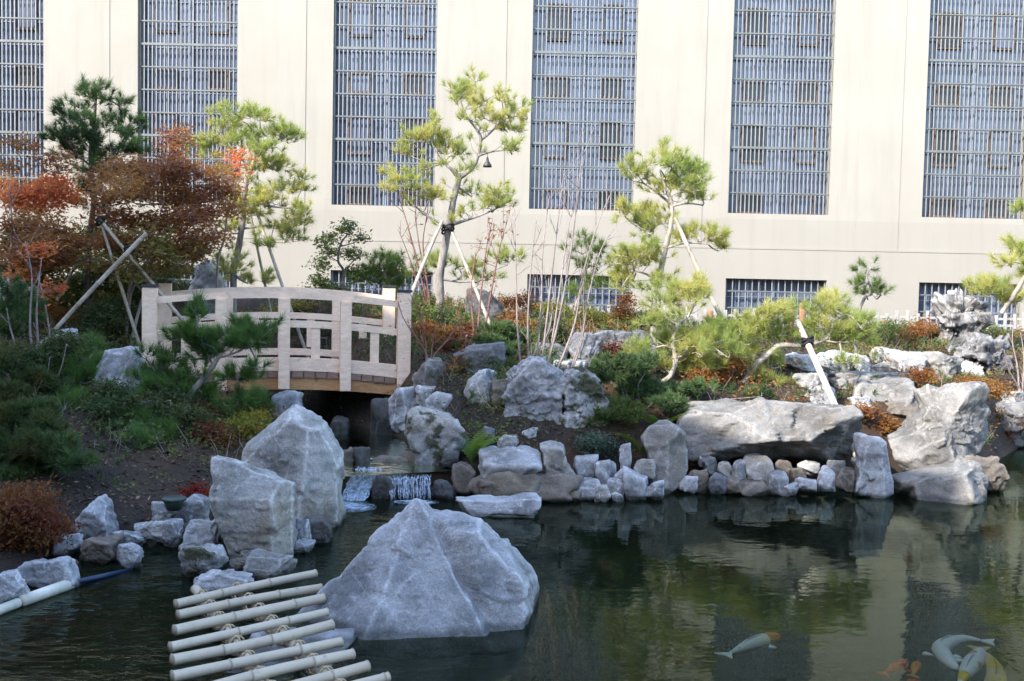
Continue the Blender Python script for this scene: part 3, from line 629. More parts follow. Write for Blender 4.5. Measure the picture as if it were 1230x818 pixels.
# --- cascade stones
CG = 'dark wet stones around the cascade'
for box, lab, m, Y in [((395, 536, 428, 566), 'grey wet stone left above the cascade', 'rock_brown', 11.0), ((424, 536, 446, 562), 'small upright dark stone at the lip of the left fall', 'rock_dark', 10.95),
        ((446, 570, 476, 612), 'black wet stone between the two falls', 'rock_dark', 10.35), ((478, 541, 528, 580), 'smooth dark boulder behind the right fall', 'rock_brown', 11.05),
        ((518, 576, 548, 606), 'dark wet stone right of the right fall', 'rock_dark', 10.4), ((542, 556, 572, 592), 'dark grey stone below the mossy dome boulder', 'rock_brown', 10.55),
        ((572, 576, 600, 600), 'brown pitted stone under the undercut block', 'rock_brown', 10.35), ((466, 573, 522, 606), 'dark ledge stone under the right fall', 'rock_dark', 10.5),
        ((414, 568, 458, 612), 'dark ledge stone under the left fall', 'rock_dark', 10.6), ((440, 546, 492, 574), 'flat brown stream bed stone above the falls', 'rock_brown', 11.0),
        ((530, 540, 552, 562), 'small dark stone tucked below the mossy dome boulder', 'rock_dark', 10.8), ((390, 500, 420, 522), 'dark stone in the stream under the bridge', 'rock_dark', 13.0), ((445, 478, 476, 520), 'dark bank stone below the right bridge end', 'rock_dark', 12.7)]:
    rock(box, lab, m, Y=Y, dep=.7, group=CG, p=16, free=True)
# --- small stones of the far edge
G = 'small stones packed under the long boulder'
for (cx, cy, w, h), lab in zip([(852, 557, 20, 20), (871, 564, 18, 20), (888, 564, 17, 25), (911, 561, 36, 31), (862, 579, 26, 24), (839, 575, 26, 26), (934, 578, 26, 26), (941, 562, 22, 19), (958, 570, 20, 18), (971, 561, 26, 16), (966, 581, 32, 17), (993, 573, 24, 26), (1014, 575, 24, 26), (901, 585, 50, 18), (862, 543, 36, 10), (845, 552, 16, 14), (882, 582, 24, 18), (1003, 560, 22, 16), (824, 580, 26, 20), (950, 586, 22, 14)],
        ['square grey stone high under the left of the long boulder', 'small mossy stone beside the square grey stone', 'narrow upright stone under the long boulder', 'largest rounded stone under the middle of the long boulder', 'angular pale stone low under the left of the long boulder', 'dark pitted stone low by the upright pale block', 'pale triangular stone under the middle of the long boulder', 'brownish stone wedged above the pale triangular stone', 'small pale stone right of the brownish wedged stone', 'flat stone with a yellow fern frond on it', 'flat low stone at the waterline under the long boulder', 'blocky grey stone near the right of the long boulder', 'dark blocky stone next to the upright slab', 'long dark stone half under water', 'thin flat slab wedged under the left of the long boulder', 'tiny stone below the thin flat slab', 'dark waterline stone under the narrow upright stone', 'small shaded stone high under the right of the long boulder', 'waterline stone at the foot of the upright pale block', 'small waterline stone right of the pale triangular stone']):
    rock((cx-w/2, cy-h/2, cx+w/2, cy+h/2), lab, 'rock_brown' if 'dark' in lab or 'brown' in lab else ('rock_moss' if 'moss' in lab else ('rock', 'rock_slate_shaded', 'rock_tan', 'rock')[int(cx*3+cy) % 4]), Y=10.95+(589-(cy+h/2))*.012, dep=.8, group=G, p=40, sub=4, sink=.3)
G = 'small stones of the middle pond edge'
for (cx, cy, w, h), lab in zip([(704, 560, 30, 29), (727, 567, 28, 30), (751, 547, 16, 33), (763, 579, 32, 38), (739, 585, 22, 22), (706, 588, 32, 27), (724, 593, 20, 22), (741, 597, 16, 12), (785, 585, 26, 20), (774, 563, 26, 24), (609, 529, 30, 17), (690, 596, 20, 14), (636, 520, 20, 14), (585, 520, 20, 16), (746, 572, 18, 18)],
        ['pale cube stone right of the tan wedge rock', 'angular stone leaning on the pale cube stone', 'thin upright stone standing on the middle pond edge', 'tall grey stone with a flat top at the middle waterline', 'small round stone left of the tall flat topped stone', 'rough stone at the waterline under the pale cube stone', 'pale split stone at the waterline near the rough stone', 'tiny pale stone touching the water in the middle edge', 'small stone between the tall flat topped stone and the pale block', 'rounded stone behind the tall flat topped stone', 'pale pitted stone on the mulch above the flat topped block', 'little dark stone at the foot of the tan wedge rock', 'small stone half buried in mulch under the bare stems', 'small pale stone beside the big green fern', 'small stone wedged below the thin upright stone']):
    rock((cx-w/2, cy-h/2, cx+w/2, cy+h/2), lab, 'rock_brown' if 'dark' in lab else ('rock', 'rock_tan', 'rock', 'rock_slate_shaded')[int(cx*3+cy) % 4], Y=(10.5+(600-(cy+h/2))*.012) if cy > 535 else None, dep=.8, group=G, p=50, sub=4, sink=.3)
# --- stones of the left bank
G = 'stones of the left bank'
LB = [((85, 596, 139, 646), 'pointed pale grey stone standing on the left bank', 'rock', 8.35), ((93, 641, 146, 678), 'rounded brownish boulder on the left bank', 'rock_brown', 8.0), ((140, 654, 172, 684), 'blue grey block right of the rounded brownish boulder', 'rock', 8.0), ((22, 663, 102, 708), 'wide flat sided blue grey rock on the left bank', 'rock', 7.75), ((-8, 684, 37, 730), 'blue grey rock cut by the left edge of the frame', 'rock', 7.45),
      ((139, 636, 177, 657), 'low flat stone above the blue grey block', 'rock', 8.35), ((180, 602, 214, 634), 'grey stone left of the green light housing', 'rock', 8.75), ((214, 594, 254, 632), 'pointed grey stone under the green light housing', 'rock', 8.75), ((170, 624, 204, 656), 'flat dark stone with a tan hollow on the left bank', 'rock_tan', 8.4), ((196, 624, 219, 658), 'tilted narrow dark slab on the left bank', 'rock', 8.4),
      ((220, 624, 262, 664), 'blocky grey stone touching the squat boulder', 'rock', 8.3), ((218, 654, 274, 694), 'mossy pale stone at the waterline by the squat boulder', 'rock_moss', 7.9), ((252, 622, 271, 646), 'small pale chip stone against the squat boulder', 'rock', 8.4), ((288, 656, 328, 676), 'small tan stone at the foot of the squat boulder', 'rock_tan', 7.9), ((298, 665, 354, 700), 'white grey rounded stone behind the bamboo raft', 'rock_warm', 7.6),
      ((232, 684, 304, 716), 'flat blue grey stone at the top corner of the bamboo raft', 'rock', 7.25), ((270, 668, 304, 690), 'brownish stone left of the white grey rounded stone', 'rock_brown', 7.75), ((346, 622, 374, 660), 'small grey stone at the foot of the tall leaning boulder', 'rock', 8.7), ((358, 620, 398, 654), 'dark stone below the tall leaning boulder', 'rock_dark', 8.75), ((352, 648, 378, 664), 'little waterline stone below the squat boulder', 'rock', 8.3), ((66, 640, 100, 668), 'bluish stone half hidden behind the rounded brownish boulder', 'rock', 8.3), ((160, 628, 182, 646), 'small stone beside the flat dark stone', 'rock', 8.6)]
LP = {0: [(86, 662), (85, 632), (100, 618), (112, 604), (122, 596), (130, 604), (136, 625), (139, 640), (138, 662)], 5: None}
for k, (box, lab, m, Y) in enumerate(LB): rock(box, lab, m, Y=Y, dep=.8, group=G, p=40 if k == 0 else 26, sub=5, sink=.25, poly=LP.get(k), chip=.4 if k == 0 else .85)
# --- right terrace
G = 'stones of the right terrace'
RT = [((978, 420, 1016, 443), 'dull square stone in the terrace back row', 'rock', 15.6), ((1026, 424, 1046, 447), 'rounded grey stone in the terrace back row', 'rock', 15.4), ((1044, 416, 1082, 438), 'pale lumpy stone in the terrace back row', 'rock_warm', 15.6), ((1064, 420, 1112, 448), 'wide shaded block in the terrace back row', 'rock', 15.3), ((1098, 421, 1156, 455), 'wide bright sunlit slab in the terrace back row', 'rock_warm', 15.2), ((1042, 436, 1068, 449), 'small flat pale stone before the terrace back row', 'rock_warm', 15.0),
      ((1082, 437, 1108, 462), 'bright upright stone on the terrace', 'rock_warm', 14.5), ((998, 452, 1022, 468), 'small sunlit stone at the end of the terrace paving', 'rock_warm', 14.0), ((1019, 453, 1100, 484), 'wide overhanging pale slab on the terrace edge', 'rock_warm', 13.0), ((968, 464, 1006, 488), 'shaded stone beside the white prop', 'rock', 13.2), ((1052, 478, 1104, 502), 'shaded stone under the overhanging pale slab', 'rock_brown', 12.9), ((986, 444, 1092, 462), 'long flat paving slab on the terrace', 'rock_warm', 14.2),
      ((1184, 480, 1236, 514), 'pale low rock at the right edge among russet plants', 'rock_warm', 14.6), ((1180, 468, 1232, 488), 'flat brown stone behind the pale low right rock', 'rock_tan', 15.2), ((1150, 434, 1180, 452), 'dark shaded stone under the pitted rock', 'rock', 15.6), ((952, 446, 992, 468), 'flat grey stone left of the terrace paving', 'rock', 14.0), ((1020, 476, 1052, 496), 'small stone in the russet plants behind the long boulder', 'rock', 12.6), ((1100, 510, 1130, 528), 'slanted stone behind the leaning pale boulder', 'rock', 12.4), ((1196, 505, 1240, 530), 'low stone at the water edge far right', 'rock_warm', 14.9),
      ((940, 424, 980, 446), 'grey stone behind the leaning pine trunk', 'rock', 15.0), ((1005, 424, 1030, 440), 'small grey block between two back row stones', 'rock', 15.7)]
for box, lab, m, Y in RT: rock(box, lab, m, Y=Y, dep=.9, group=G, p=60, sub=5, sink=.3, flat=1 if 'flat' in lab or 'slab' in lab else 0)
rock((1124, 346, 1188, 418), 'upright scholar rock with deep holes near the white fence', 'rock_hole', Y=17.0, dep=.6, sub=6, p=14, nf=4, amp=.12, holes=.42, sink=.1,
     poly=[(1126, 425), (1134, 400), (1126, 378), (1124, 356), (1138, 347), (1156, 350), (1168, 360), (1186, 366), (1188, 384), (1178, 402), (1172, 425)])
rock((1154, 400, 1224, 452), 'pitted rock full of brown hollows below the upright scholar rock', 'rock_hole', Y=15.6, dep=.6, sub=6, p=14, nf=4, amp=.12, holes=.38, sink=.15)
# ------------------------------------------------------------------ bridge
M['cedar'] = wood_mat('pale_cedar', (.70, .51, .37), (.87, .675, .525), .55, (2, 30, 30), .25)
M['cedar_raw'] = wood_mat('orange_fir', (.34, .165, .06), (.48, .27, .12), .6, (1.2, 24, 24), .7)
M['plank'] = wood_mat('brown_planks', (.17, .10, .075), (.27, .175, .13), .7, (4, 4, 20), .3)
M['cap'] = plain('black_cap', (.03, .03, .034), .5)
bL = P(180, 440, 12.55); bR = P(484, 455, 13.3); bL[2] = bR[2] = 0
bx = (bR-bL); blen = np.linalg.norm(bx); bx /= blen; bv = np.array([-bx[1], bx[0], 0])
BM = Matrix(((bx[0], bv[0], 0, bL[0]), (bx[1], bv[1], 0, bL[1]), (0, 0, 1, 0), (0, 0, 0, 1)))
BW = 1.8
br = thing('foot_bridge', 'pale cedar arched foot bridge with dark post caps over the stream', 'bridge', tuple(bL))
def bput(b, name, m, par=br, loc=None, smooth=False):
    l = np.array(BM @ Vector(loc if loc is not None else (blen/2, 0, 1.2)))
    return b.build(name, m, par, l, smooth)
def arch(u, a=.105): return -a*(2*u/blen-1)**2
def arcbeam(b, u0, u1, y0, y1, zt, zb, n=14, a=.105):
    us = np.linspace(u0, u1, n); v = []; f = []
    for u in us:
        for (y, z) in ((y0, zt), (y1, zt), (y1, zb), (y0, zb)): v.append(list(BM @ Vector((u, y, z+arch(u, a)))))
    for i in range(n-1):
        for k in range(4): f.append([i*4+k, i*4+(k+1) % 4, i*4+4+(k+1) % 4, i*4+4+k])
    f += [[0, 3, 2, 1], [(n-1)*4+k for k in range(4)]]
    b.add(v, f)
for side in (0, 1):
    yo = 0 if side == 0 else BW
    zo = 0 if side == 0 else .06
    for k, u in enumerate((0, .27*blen, .515*blen, .76*blen, blen)):
        e = k in (0, 4); hw = .0875 if e else .072
        b = MB(); zt = 2.155+zo if e else 2.05+arch(u)+zo; zb = .72 if e else .875+arch(u)
        yy = yo+(0 if e else (-.05 if side == 0 else .05))
        b.bbox(u-hw, u+hw, yy-hw, yy+hw, zb, zt, .006, BM)
        po = bput(b, 'post', M['cedar'], loc=(u, yy, (zb+zt)/2))
        if e:
            b = MB(); b.bbox(u-hw-.012, u+hw+.012, yy-hw-.012, yy+hw+.012, zt+.001, zt+.04, .006, BM); bput(b, 'post_cap', M['cap'], po, (u, yy, zt))
    s = -1 if side == 0 else 1
    b = MB(); arcbeam(b, .09, blen-.09, yo-.055, yo+.055, 2.135+zo, 2.05+zo); bput(b, 'top_rail', M['cedar'])
    b = MB(); arcbeam(b, .09, blen-.09, yo-.032, yo+.038, 1.765+zo, 1.675+zo); bput(b, 'mid_rail', M['cedar'])
    b = MB(); arcbeam(b, .09, blen-.09, yo-.04, yo+.046, 1.28+zo*.2, (1.11 if side == 0 else 1.185)+zo*.2); bput(b, 'kerb_rail', M['cedar'])
    for u in (.135*blen, .39*blen, .64*blen, .88*blen):
        b = MB(); b.bbox(u-.058, u+.058, yo-.02, yo+.03, 1.26+arch(u)+zo, 1.70+arch(u)+zo, .004, BM); bput(b, 'baluster', M['cedar'], loc=(u, yo, 1.5))
    b = MB(); arcbeam(b, .0, blen, yo-.035, yo+.08, 1.02, .865, a=.09); bput(b, 'girder', M['cedar_raw'])
b = MB(); n = 22
for i in range(n):
    u0 = -.05+(blen+.1)*i/n; u1 = -.05+(blen+.1)*(i+1)/n-.008; um = (u0+u1)/2; z = 1.106+arch(um)
    dz = random.Random(i).uniform(-.003, .0)
    b.bbox(u0, u1, -.06+random.Random(i+9).uniform(-.01, .01), BW+.06, z-.083+dz, z+dz, .004, BM)
bput(b, 'deck', M['plank'])
# ------------------------------------------------------------------ bamboo
t = NT('pale_bamboo'); co = t.n('TexCoord').outputs['Object']; oi = t.n('ObjectInfo')
n1 = t.noise(3, 5, .6, co); n2 = t.noise(24, 5, .7, co)
col = t.mix(n1, (.54, .455, .34), (.38, .305, .21)); col = t.mix(t.ramp(n2, [(.6, B0), (.72, B1)]), col, (.16, .12, .085))
col = t.mix(t.math('MULTIPLY', oi.outputs['Random'], .4), col, (.58, .52, .43)); na = t.n('Attribute', attribute_name='node').outputs['Fac']; col = t.mix(t.math('MULTIPLY', na, .7), col, (.20, .15, .10)); col = t.mix(t.math('MULTIPLY', t.ramp(t.noise(9, 6, .7, co), [(.5, B0), (.7, B1)]), .45), col, (.33, .27, .19)); t.base(col); t.set(Roughness=.42, Normal=t.bump(n2, .08, .003)); M['bamboo'] = t.m
t = NT('peeled_white_pole'); co = t.n('TexCoord').outputs['Object']; n1 = t.noise(4, 5, .6, co); n2 = t.noise(20, 4, .6, co)
col = t.mix(n1, (.48, .42, .34), (.60, .54, .47)); col = t.mix(t.ramp(n2, [(.6, B0), (.7, B1)]), col, (.30, .25, .19)); t.base(col); t.set(Roughness=.6); M['pole'] = t.m
M['prop'] = wood_mat('weathered_prop_wood', (.27, .225, .175), (.42, .37, .30), .7, (6, 6, 6), .5); M['rope'] = plain('black_twine', (.012, .012, .012), .8); M['blue'] = plain('blue_pipe', (.012, .03, .075), .4); M['foamtube'] = plain('dirty_white_tube', (.60, .57, .48), .5, var=.25, sc=6)
def nodeattr(o, b):
    a = o.data.attributes.new('node', 'FLOAT', 'POINT'); a.data.foreach_set('value', b.node.astype(np.float32)); return o
def bamboo(b, p0, p1, r, rng, taper=.9, gap=.32, bend=0.0):
    p0 = np.asarray(p0, float); p1 = np.asarray(p1, float); L = np.linalg.norm(p1-p0); pts = []; rad = []
    nod = [0]+list(np.cumsum(rng.uniform(gap*.8, gap*1.2, 40))); nod = [x for x in nod if x < L-.03]+[L]
    bd = rng.normal(0, 1, 3)*bend
    for a, q in zip(nod[:-1], nod[1:]):
        for s in (a+.001, a+.012, (a+q)/2, q-.012): pts.append(s); rad.append(1)
        rad[-4] = 1.17; rad[-3] = .99; rad[-1] = .99; pts.append(q-.001); rad.append(1.16)
    pts = np.array(pts)
    P3 = p0+(p1-p0)*(pts/L)[:, None]+bd*(np.sin(pts/L*np.pi))[:, None]
    b.tube(P3, np.array(rad)*r*(1-(1-taper)*pts/L), 10)
    b.node = np.concatenate([np.repeat((np.array(rad) > 1.1).astype(np.float32), 10), [0, 0]])
raft = thing('bamboo_raft', 'floating rack of nine pale bamboo poles lashed on two runners in the near water', 'bamboo rack', PZ(310, 770, .06))
rng = np.random.RandomState(3)
ends = [((210.5, 726), (379, 689)), ((213, 739), (386, 706)), ((209, 757.5), (389, 718.5)), ((203.6, 777.5), (393.4, 735)), ((206, 793), (399.5, 750)), ((206, 813), (410.5, 770.6)), ((214, 838), (424, 785.6)), ((230, 856), (442, 800)), ((248, 873), (466.6, 813)), ((262, 893), (484, 830))]
for (a, c) in ends[:9]:
    p0 = PZ(a[0], a[1], .14); p1 = PZ(c[0], c[1], .14); b = MB()
    bamboo(b, p0, p1, rng.uniform(.026, .034), rng, rng.uniform(.88, 1.0), .36, .006); nodeattr(b.build('cross_pole', M['bamboo'], raft, (p0+p1)/2, True), b)
for (a, c) in (((235, 708), (352, 868)), ((312, 736), (448, 868))):
    p0 = PZ(a[0], a[1], .075); p1 = PZ(c[0], c[1], .075); b = MB(); bamboo(b, p0, p1, .033, rng, .95, .3); nodeattr(b.build('runner', M['bamboo'], raft, (p0+p1)/2, True), b)
M['twine'] = plain('straw_twine', (.40, .31, .19), .85, var=.4, sc=40)
def _ix(a, b, c, d):
    den = (a[0]-b[0])*(c[1]-d[1])-(a[1]-b[1])*(c[0]-d[0]); q1 = a[0]*b[1]-a[1]*b[0]; q2 = c[0]*d[1]-c[1]*d[0]
    return ((q1*(c[0]-d[0])-(a[0]-b[0])*q2)/den, (q1*(c[1]-d[1])-(a[1]-b[1])*q2)/den)
for (a, c) in ends[:9]:
    for r_ in (((235, 708), (352, 868)), ((312, 736), (448, 868))):
        x, y = _ix(a, c, r_[0], r_[1]); cc = PZ(x, y, .105); b = MB(); an = np.linspace(0, 2*np.pi, 13)
        for s_ in (1, -1):
            dv2 = np.array([s_*.7, .7, 0]); b.tube(cc+.046*(np.cos(an)[:, None]*dv2*1.1+np.sin(an)[:, None]*np.array([0, 0, 1.25])), .0065, 5)
        b.build('lashing', M['twine'], raft, cc, True)
rock((268, 742, 420, 816), 'flat wet grey stone just breaking the water under the bamboo raft', 'rock', Y=6.2, dep=1.2, sub=5, p=30, nf=3, sink=.3, flat=1).location.z = -.10
# floating boom by the left bank
p0 = PZ(-60, 756, .03); p1 = PZ(24, 723, .03); p2 = PZ(88, 700, .03); p3 = PZ(158, 680, .02)
fb = thing('floating_boom', 'jointed white tube with a blue end floating along the left bank', 'floating tube', tuple(PZ(40, 718, 0)))
b = MB(); b.tube([p0, p0+(p1-p0)*.97], .033, 12); b.build('tube_section', M['foamtube'], fb, p0, True)
b = MB(); b.tube([p1+(p2-p1)*.02, p2], .042, 12); b.build('tube_section', M['foamtube'], fb, p1, True)
b = MB(); b.tube([p2+(p3-p2)*.01, p3-[0, 0, .03]], .02, 12); b.build('pipe', M['blue'], fb, p2, True)
# light housing
M['lamp_green'] = plain('dark_green_metal', (.035, .055, .045), .45, .0)
c = P(209, 600, 8.6); lt = thing('garden_light', 'round dark green light housing set on the stones of the left bank', 'light', tuple(c))
b = MB(); b.tube([c+[0, 0, -.09], c+[0, 0, -.02], c+[0, 0, -.005]], [.06, .085, .09], 20); b.build('housing', M['lamp_green'], lt, c, True)
b = MB(); b.tube([c+[0, 0, -.004], c+[0, 0, .014], c+[0, 0, .022]], [.105, .105, .09], 24); b.build('rim_lid', M['lamp_green'], lt, c, True)
# hanging shade in the tall pine
c = P(585.5, 196, 15.5); hl = thing('hanging_lamp', 'small dark bell shaped lamp hanging from the tall pine', 'lamp', tuple(c))
b = MB(); b.tube([c+[0, 0, .09], c+[0, 0, .03], c+[0, 0, -.03], c+[0, 0, -.06]], [.014, .025, .066, .07], 14); b.build('shade', M['cap'], hl, c, True)
b = MB(); b.tube([c+[0, 0, .088], c+[0, 0, .16], c+[-.1, 0, .17]], .006, 6); b.build('cord', M['cap'], hl, c)
# ------------------------------------------------------------------ props (support poles)
SG = 'support poles propping the trees'
STK = [((66, 396, 13.0), (176, 280, 13.4), .034, 'thick pale bamboo prop crossing low left of the bridge'), ((120, 264, 13.7), (215, 380, 13.6), .030, 'pale prop running down behind the left bridge post'), ((122, 270, 13.7), (158, 384, 13.8), .026, 'thin pale prop hanging steeply beside the maple trunk'), ((98, 305, 15), (62, 374, 14.8), .022, 'broken looking pale prop deep in the left shrubs'),
       ((284, 236, 16), (258, 278, 15.6), .02, 'short pale prop left of the yellow green pine trunk'), ((302, 236, 16), (343, 352, 15.4), .028, 'slim pale prop right of the yellow green pine trunk'), ((297, 240, 16.2), (316, 330, 16.4), .025, 'brown prop just right of the yellow green pine trunk'),
       ((531, 266, 15.4), (489, 368, 14.6), .032, 'white prop slanting left from the tall middle pine'), ((542, 276, 15.5), (608, 440, 13.8), .03, 'grey prop slanting right from the tall middle pine'), ((811, 262, 13.9), (875, 392, 13.4), .034, 'white prop slanting right from the white trunked pine'),
       ((958, 386, 13.0), (1002, 486, 12.0), .046, 'stout white prop holding the leaning pine above the long boulder'), ((1234, 328, 16), (1203, 376, 16.2), .04, 'pale prop under the yellow pine at the right edge'), ((30, 432, 12.8), (60, 404, 13.0), .028, 'short pale prop end low among the left shrubs')]
for k, (a, c, r, lab) in enumerate(STK):
    p0 = P(*a); p1 = P(*c); b = MB()
    if k < 11 and k not in (0, 7):
        for s in np.linspace(1, 1.8, 40):
            e = p0+(p1-p0)*s
            if e[2] < gz(e[0], e[1])-.05: break
        p1 = e
    bamboo(b, p0, p1, r*.82, np.random.RandomState(40+k), 1.12, .45, .012)
    tag(b.build('prop_pole', M['prop'] if r < .041 else M['pole'], None, (p0+p1)/2, True), lab, 'pole', SG)
def tie(px, py, Y, lab, r=.055):
    c = P(px, py, Y); b = MB()
    for k in range(3):
        a = np.linspace(0, 2*np.pi, 15); n = np.array([.5, .2, .84]) if k % 2 else np.array([-.4, .3, .86])
        u = np.cross(n, [0, 1, .1]); u /= np.linalg.norm(u); w = np.cross(n, u)
        b.tube(c+[0, 0, (k-1)*.025]+r*(np.cos(a)[:, None]*u+np.sin(a)[:, None]*w), .016, 6)
    tag(b.build('rope_tie', M['rope'], None, c, True), lab, 'rope', 'black ties on the props')
tie(154, 300, 13.45, 'black twine tying the crossed bamboo props left of the bridge', .05)
tie(538, 275, 15.5, 'black twine round the tall middle pine trunk at its props', .10)
tie(970, 410, 12.75, 'black twine where the stout white prop holds the leaning pine', .075)
tie(120, 266, 13.7, 'black twine at the top of the two props under the maple', .05)
# ------------------------------------------------------------------ fence and posts
M['whitepaint'] = plain('white_pickets', (.32, .31, .29), .6, var=.08); M['rustpost'] = bark_mat('reddish_brown_post', (.20, .09, .05), (.36, .19, .11), 20)
fe = thing('picket_fence', 'low white picket fence running along behind the garden', 'fence', (0, 20.5, 1.6))
b = MB(); rr = random.Random(4); x = P(640, 380, 20.5)[0]; xe = P(1290, 390, 20.5)[0]; zf = lambda x: gz(x, 20.5)
b2 = MB()
while x < xe:
    z = gz(x, 20.5); h = .36+rr.uniform(-.04, .04)
    b.bbox(x-.035, x+.035, 20.48, 20.50, z-.05, z+h, .006); x += .2+rr.uniform(-.02, .02)
xx = np.linspace(P(640, 380, 20.5)[0]-.05, xe, 30)
for h in (.08, .22):
    for q in range(29): b2.add([[xx[q], 20.503, zf(xx[q])+h], [xx[q+1], 20.503, zf(xx[q+1])+h], [xx[q+1], 20.503, zf(xx[q+1])+h+.045], [xx[q], 20.503, zf(xx[q])+h+.045], [xx[q], 20.53, zf(xx[q])+h], [xx[q+1], 20.53, zf(xx[q+1])+h], [xx[q+1], 20.53, zf(xx[q+1])+h+.045], [xx[q], 20.53, zf(xx[q])+h+.045]], [[0, 1, 2, 3], [4, 7, 6, 5], [0, 4, 5, 1], [3, 2, 6, 7]])
b.build('pickets', M['whitepaint'], fe, (0, 20.5, 1.6)); b2.build('rail', M['whitepaint'], fe, (0, 20.5, 1.6))
for px, py0, py1, Y, lab in [(950, 363, 400, 17.5, 'reddish brown round post behind the leaning pine, the left of two'), (964.5, 364, 402, 17.4, 'reddish brown round post behind the leaning pine, beside the white prop top'), (853, 373, 400, 17.5, 'short brown post behind the low twisted pine'), (1062, 384, 402, 18.5, 'dark brown post near the thin young pine')]:
    p0 = P(px, py0, Y); z = gz(p0[0], Y); b = MB()
    b.tube([[p0[0], Y, z-.1], [p0[0], Y, p0[2]-.03], [p0[0], Y, p0[2]]], [.062, .06, .05], 12)
    tag(b.build('wooden_post', M['rustpost'], None, (p0[0], Y, z), True), lab, 'post', 'brown posts behind the garden')
#@@PART3
# ------------------------------------------------------------------ cascade
t = NT('falling_water'); co = t.n('TexCoord').outputs['Object']
t.base((.50, .60, .74)); t.set(Roughness=.3, Alpha=t.n('MapRange', {'Value': t.noise(22, 4, .6, co), 'From Min': .35, 'From Max': .65, 'To Min': .08, 'To Max': .7}).outputs[0]); M['fall'] = t.m
t = NT('white_foam'); co = t.n('TexCoord').outputs['Object']; t.base((.46, .55, .68))
ln = t.n('VectorMath', {0: co}, operation='LENGTH').outputs['Value']
fo = t.math('SUBTRACT', t.noise(11, 6, .7, co), t.math('MULTIPLY', ln, .75))
t.set(Roughness=.6, Alpha=t.ramp(fo, [(.26, B0), (.62, g1(.8))])); M['foam'] = t.m
def cascade(name, label, path, base, n, seed, jit, rr_, foam):
    """path: rows of (px left, px right, py, Y) from the lip down; strands of water run between the rows"""
    rng = np.random.RandomState(seed); b = MB()
    cl = (np.arange(14)+rng.uniform(-.4, .4, 14)+.5)/14
    rows = [(P(a, y, Y), P(c, y, Y)) for a, c, y, Y in path]
    for i in range(n):
        u = np.clip(cl[rng.randint(len(cl))]+rng.normal(0, .035), 0, 1); m = len(rows)
        t0 = rng.uniform(0, m-1.8) if rng.rand() < .55 else 0; t1 = min(m-1, t0+rng.uniform(.7, m)); pts = []
        for s in np.linspace(t0, t1, max(4, int((t1-t0)*3.5))):
            q = min(int(s), m-2); w = s-q; A_ = rows[q][0]*(1-u)+rows[q][1]*u; B_ = rows[q+1][0]*(1-u)+rows[q+1][1]*u
            p = A_*(1-w)+B_*w; p[1] -= .03*math.sin(w*math.pi); pts.append(p+rng.normal(0, jit, 3)*np.array([1, .8, .5]))
        k = len(pts); b.tube(pts, rng.uniform(*rr_)*np.sin(np.linspace(.5, 2.7, k))*rng.uniform(.7, 1.3, k), 5, smooth=3)
    r = thing(name, label, 'waterfall', tuple(base)); b.build('falling_water', M['fall'], r, base, True)
    for (px, py, sx, sy) in foam:
        c = PZ(px, py, .006); v = [[0, 0, 0]]; f = []
        for ring in (.5, 1.0):
            for k in range(20): a = k/20*2*math.pi; v.append([math.cos(a)*sx*ring, math.sin(a)*sy*ring, .004*(1-ring)])
        f3 = [[0, 1+k, 1+(k+1) % 20] for k in range(20)]; f4 = [[1+k, 21+k, 21+(k+1) % 20, 1+(k+1) % 20] for k in range(20)]
        fb2 = MB(); fb2.add(np.array(v)+c, f4, f3); fb2.build('foam', M['foam'], r, c)
cascade('waterfall', 'white cascade tumbling down left beside the tall leaning boulder', [(428, 458, 562, 10.6), (420, 452, 578, 10.5), (414, 442, 590, 10.38), (408, 434, 606, 10.2)], P(430, 606, 10.3), 110, 1, .014, (.003, .010), [(424, 609, .24, .22), (410, 606, .16, .15)])
cascade('waterfall', 'thin curtain of water falling over the dark ledge behind the pyramid boulder', [(468, 520, 570, 10.62), (468, 519, 574, 10.46), (469, 518, 586, 10.40), (470, 517, 601, 10.36)], P(494, 600, 10.4), 90, 2, .006, (.002, .006), [(500, 603, .24, .12)])
# ------------------------------------------------------------------ koi
def koi_mat(name, basec, spots, scale=7, amt=.55, head=None, hx=.5):
    t = NT(name); co = t.n('TexCoord').outputs['Object']
    f = t.ramp(t.noise(scale, 2, .5, co), [(amt, B0), (amt+.03, B1)]); col = t.mix(f, basec, spots)
    vs = t.n('TexVoronoi', {'Scale': 95.0}); t.l(co, vs.inputs['Vector']); col = t.mix(t.ramp(vs.outputs['Distance'], [(.25, B0), (.6, g1(.35))]), col, tuple(x*.55 for x in basec)); col = t.mix(t.math('MULTIPLY', t.noise(12, 4, .6, co), .45), col, tuple(x*.6 for x in basec))
    t.base(col); t.set(Roughness=.8); t.b.inputs['Specular IOR Level'].default_value = .1; return t.m
M['koi_white'] = koi_mat('white_koi_skin', (.72, .70, .72), (.70, .66, .66)); M['koi_spot'] = koi_mat('white_koi_skin_with_red', (.72, .70, .72), (.55, .08, .03), 9, .60)
M['koi_dark'] = koi_mat('white_koi_skin_with_dark', (.66, .66, .62), (.05, .06, .07), 16, .66); M['koi_yellow'] = koi_mat('yellow_koi_skin', (.60, .42, .22), (.62, .40, .05), 5, .52); M['koi_red'] = koi_mat('red_koi_skin', (.55, .075, .02), (.60, .12, .03), 8, .5)
M['koi_orange'] = koi_mat('orange_patch_skin', (.62, .24, .06), (.60, .20, .04)); M['koi_gold'] = koi_mat('gold_patch_skin', (.75, .50, .03), (.72, .46, .02))
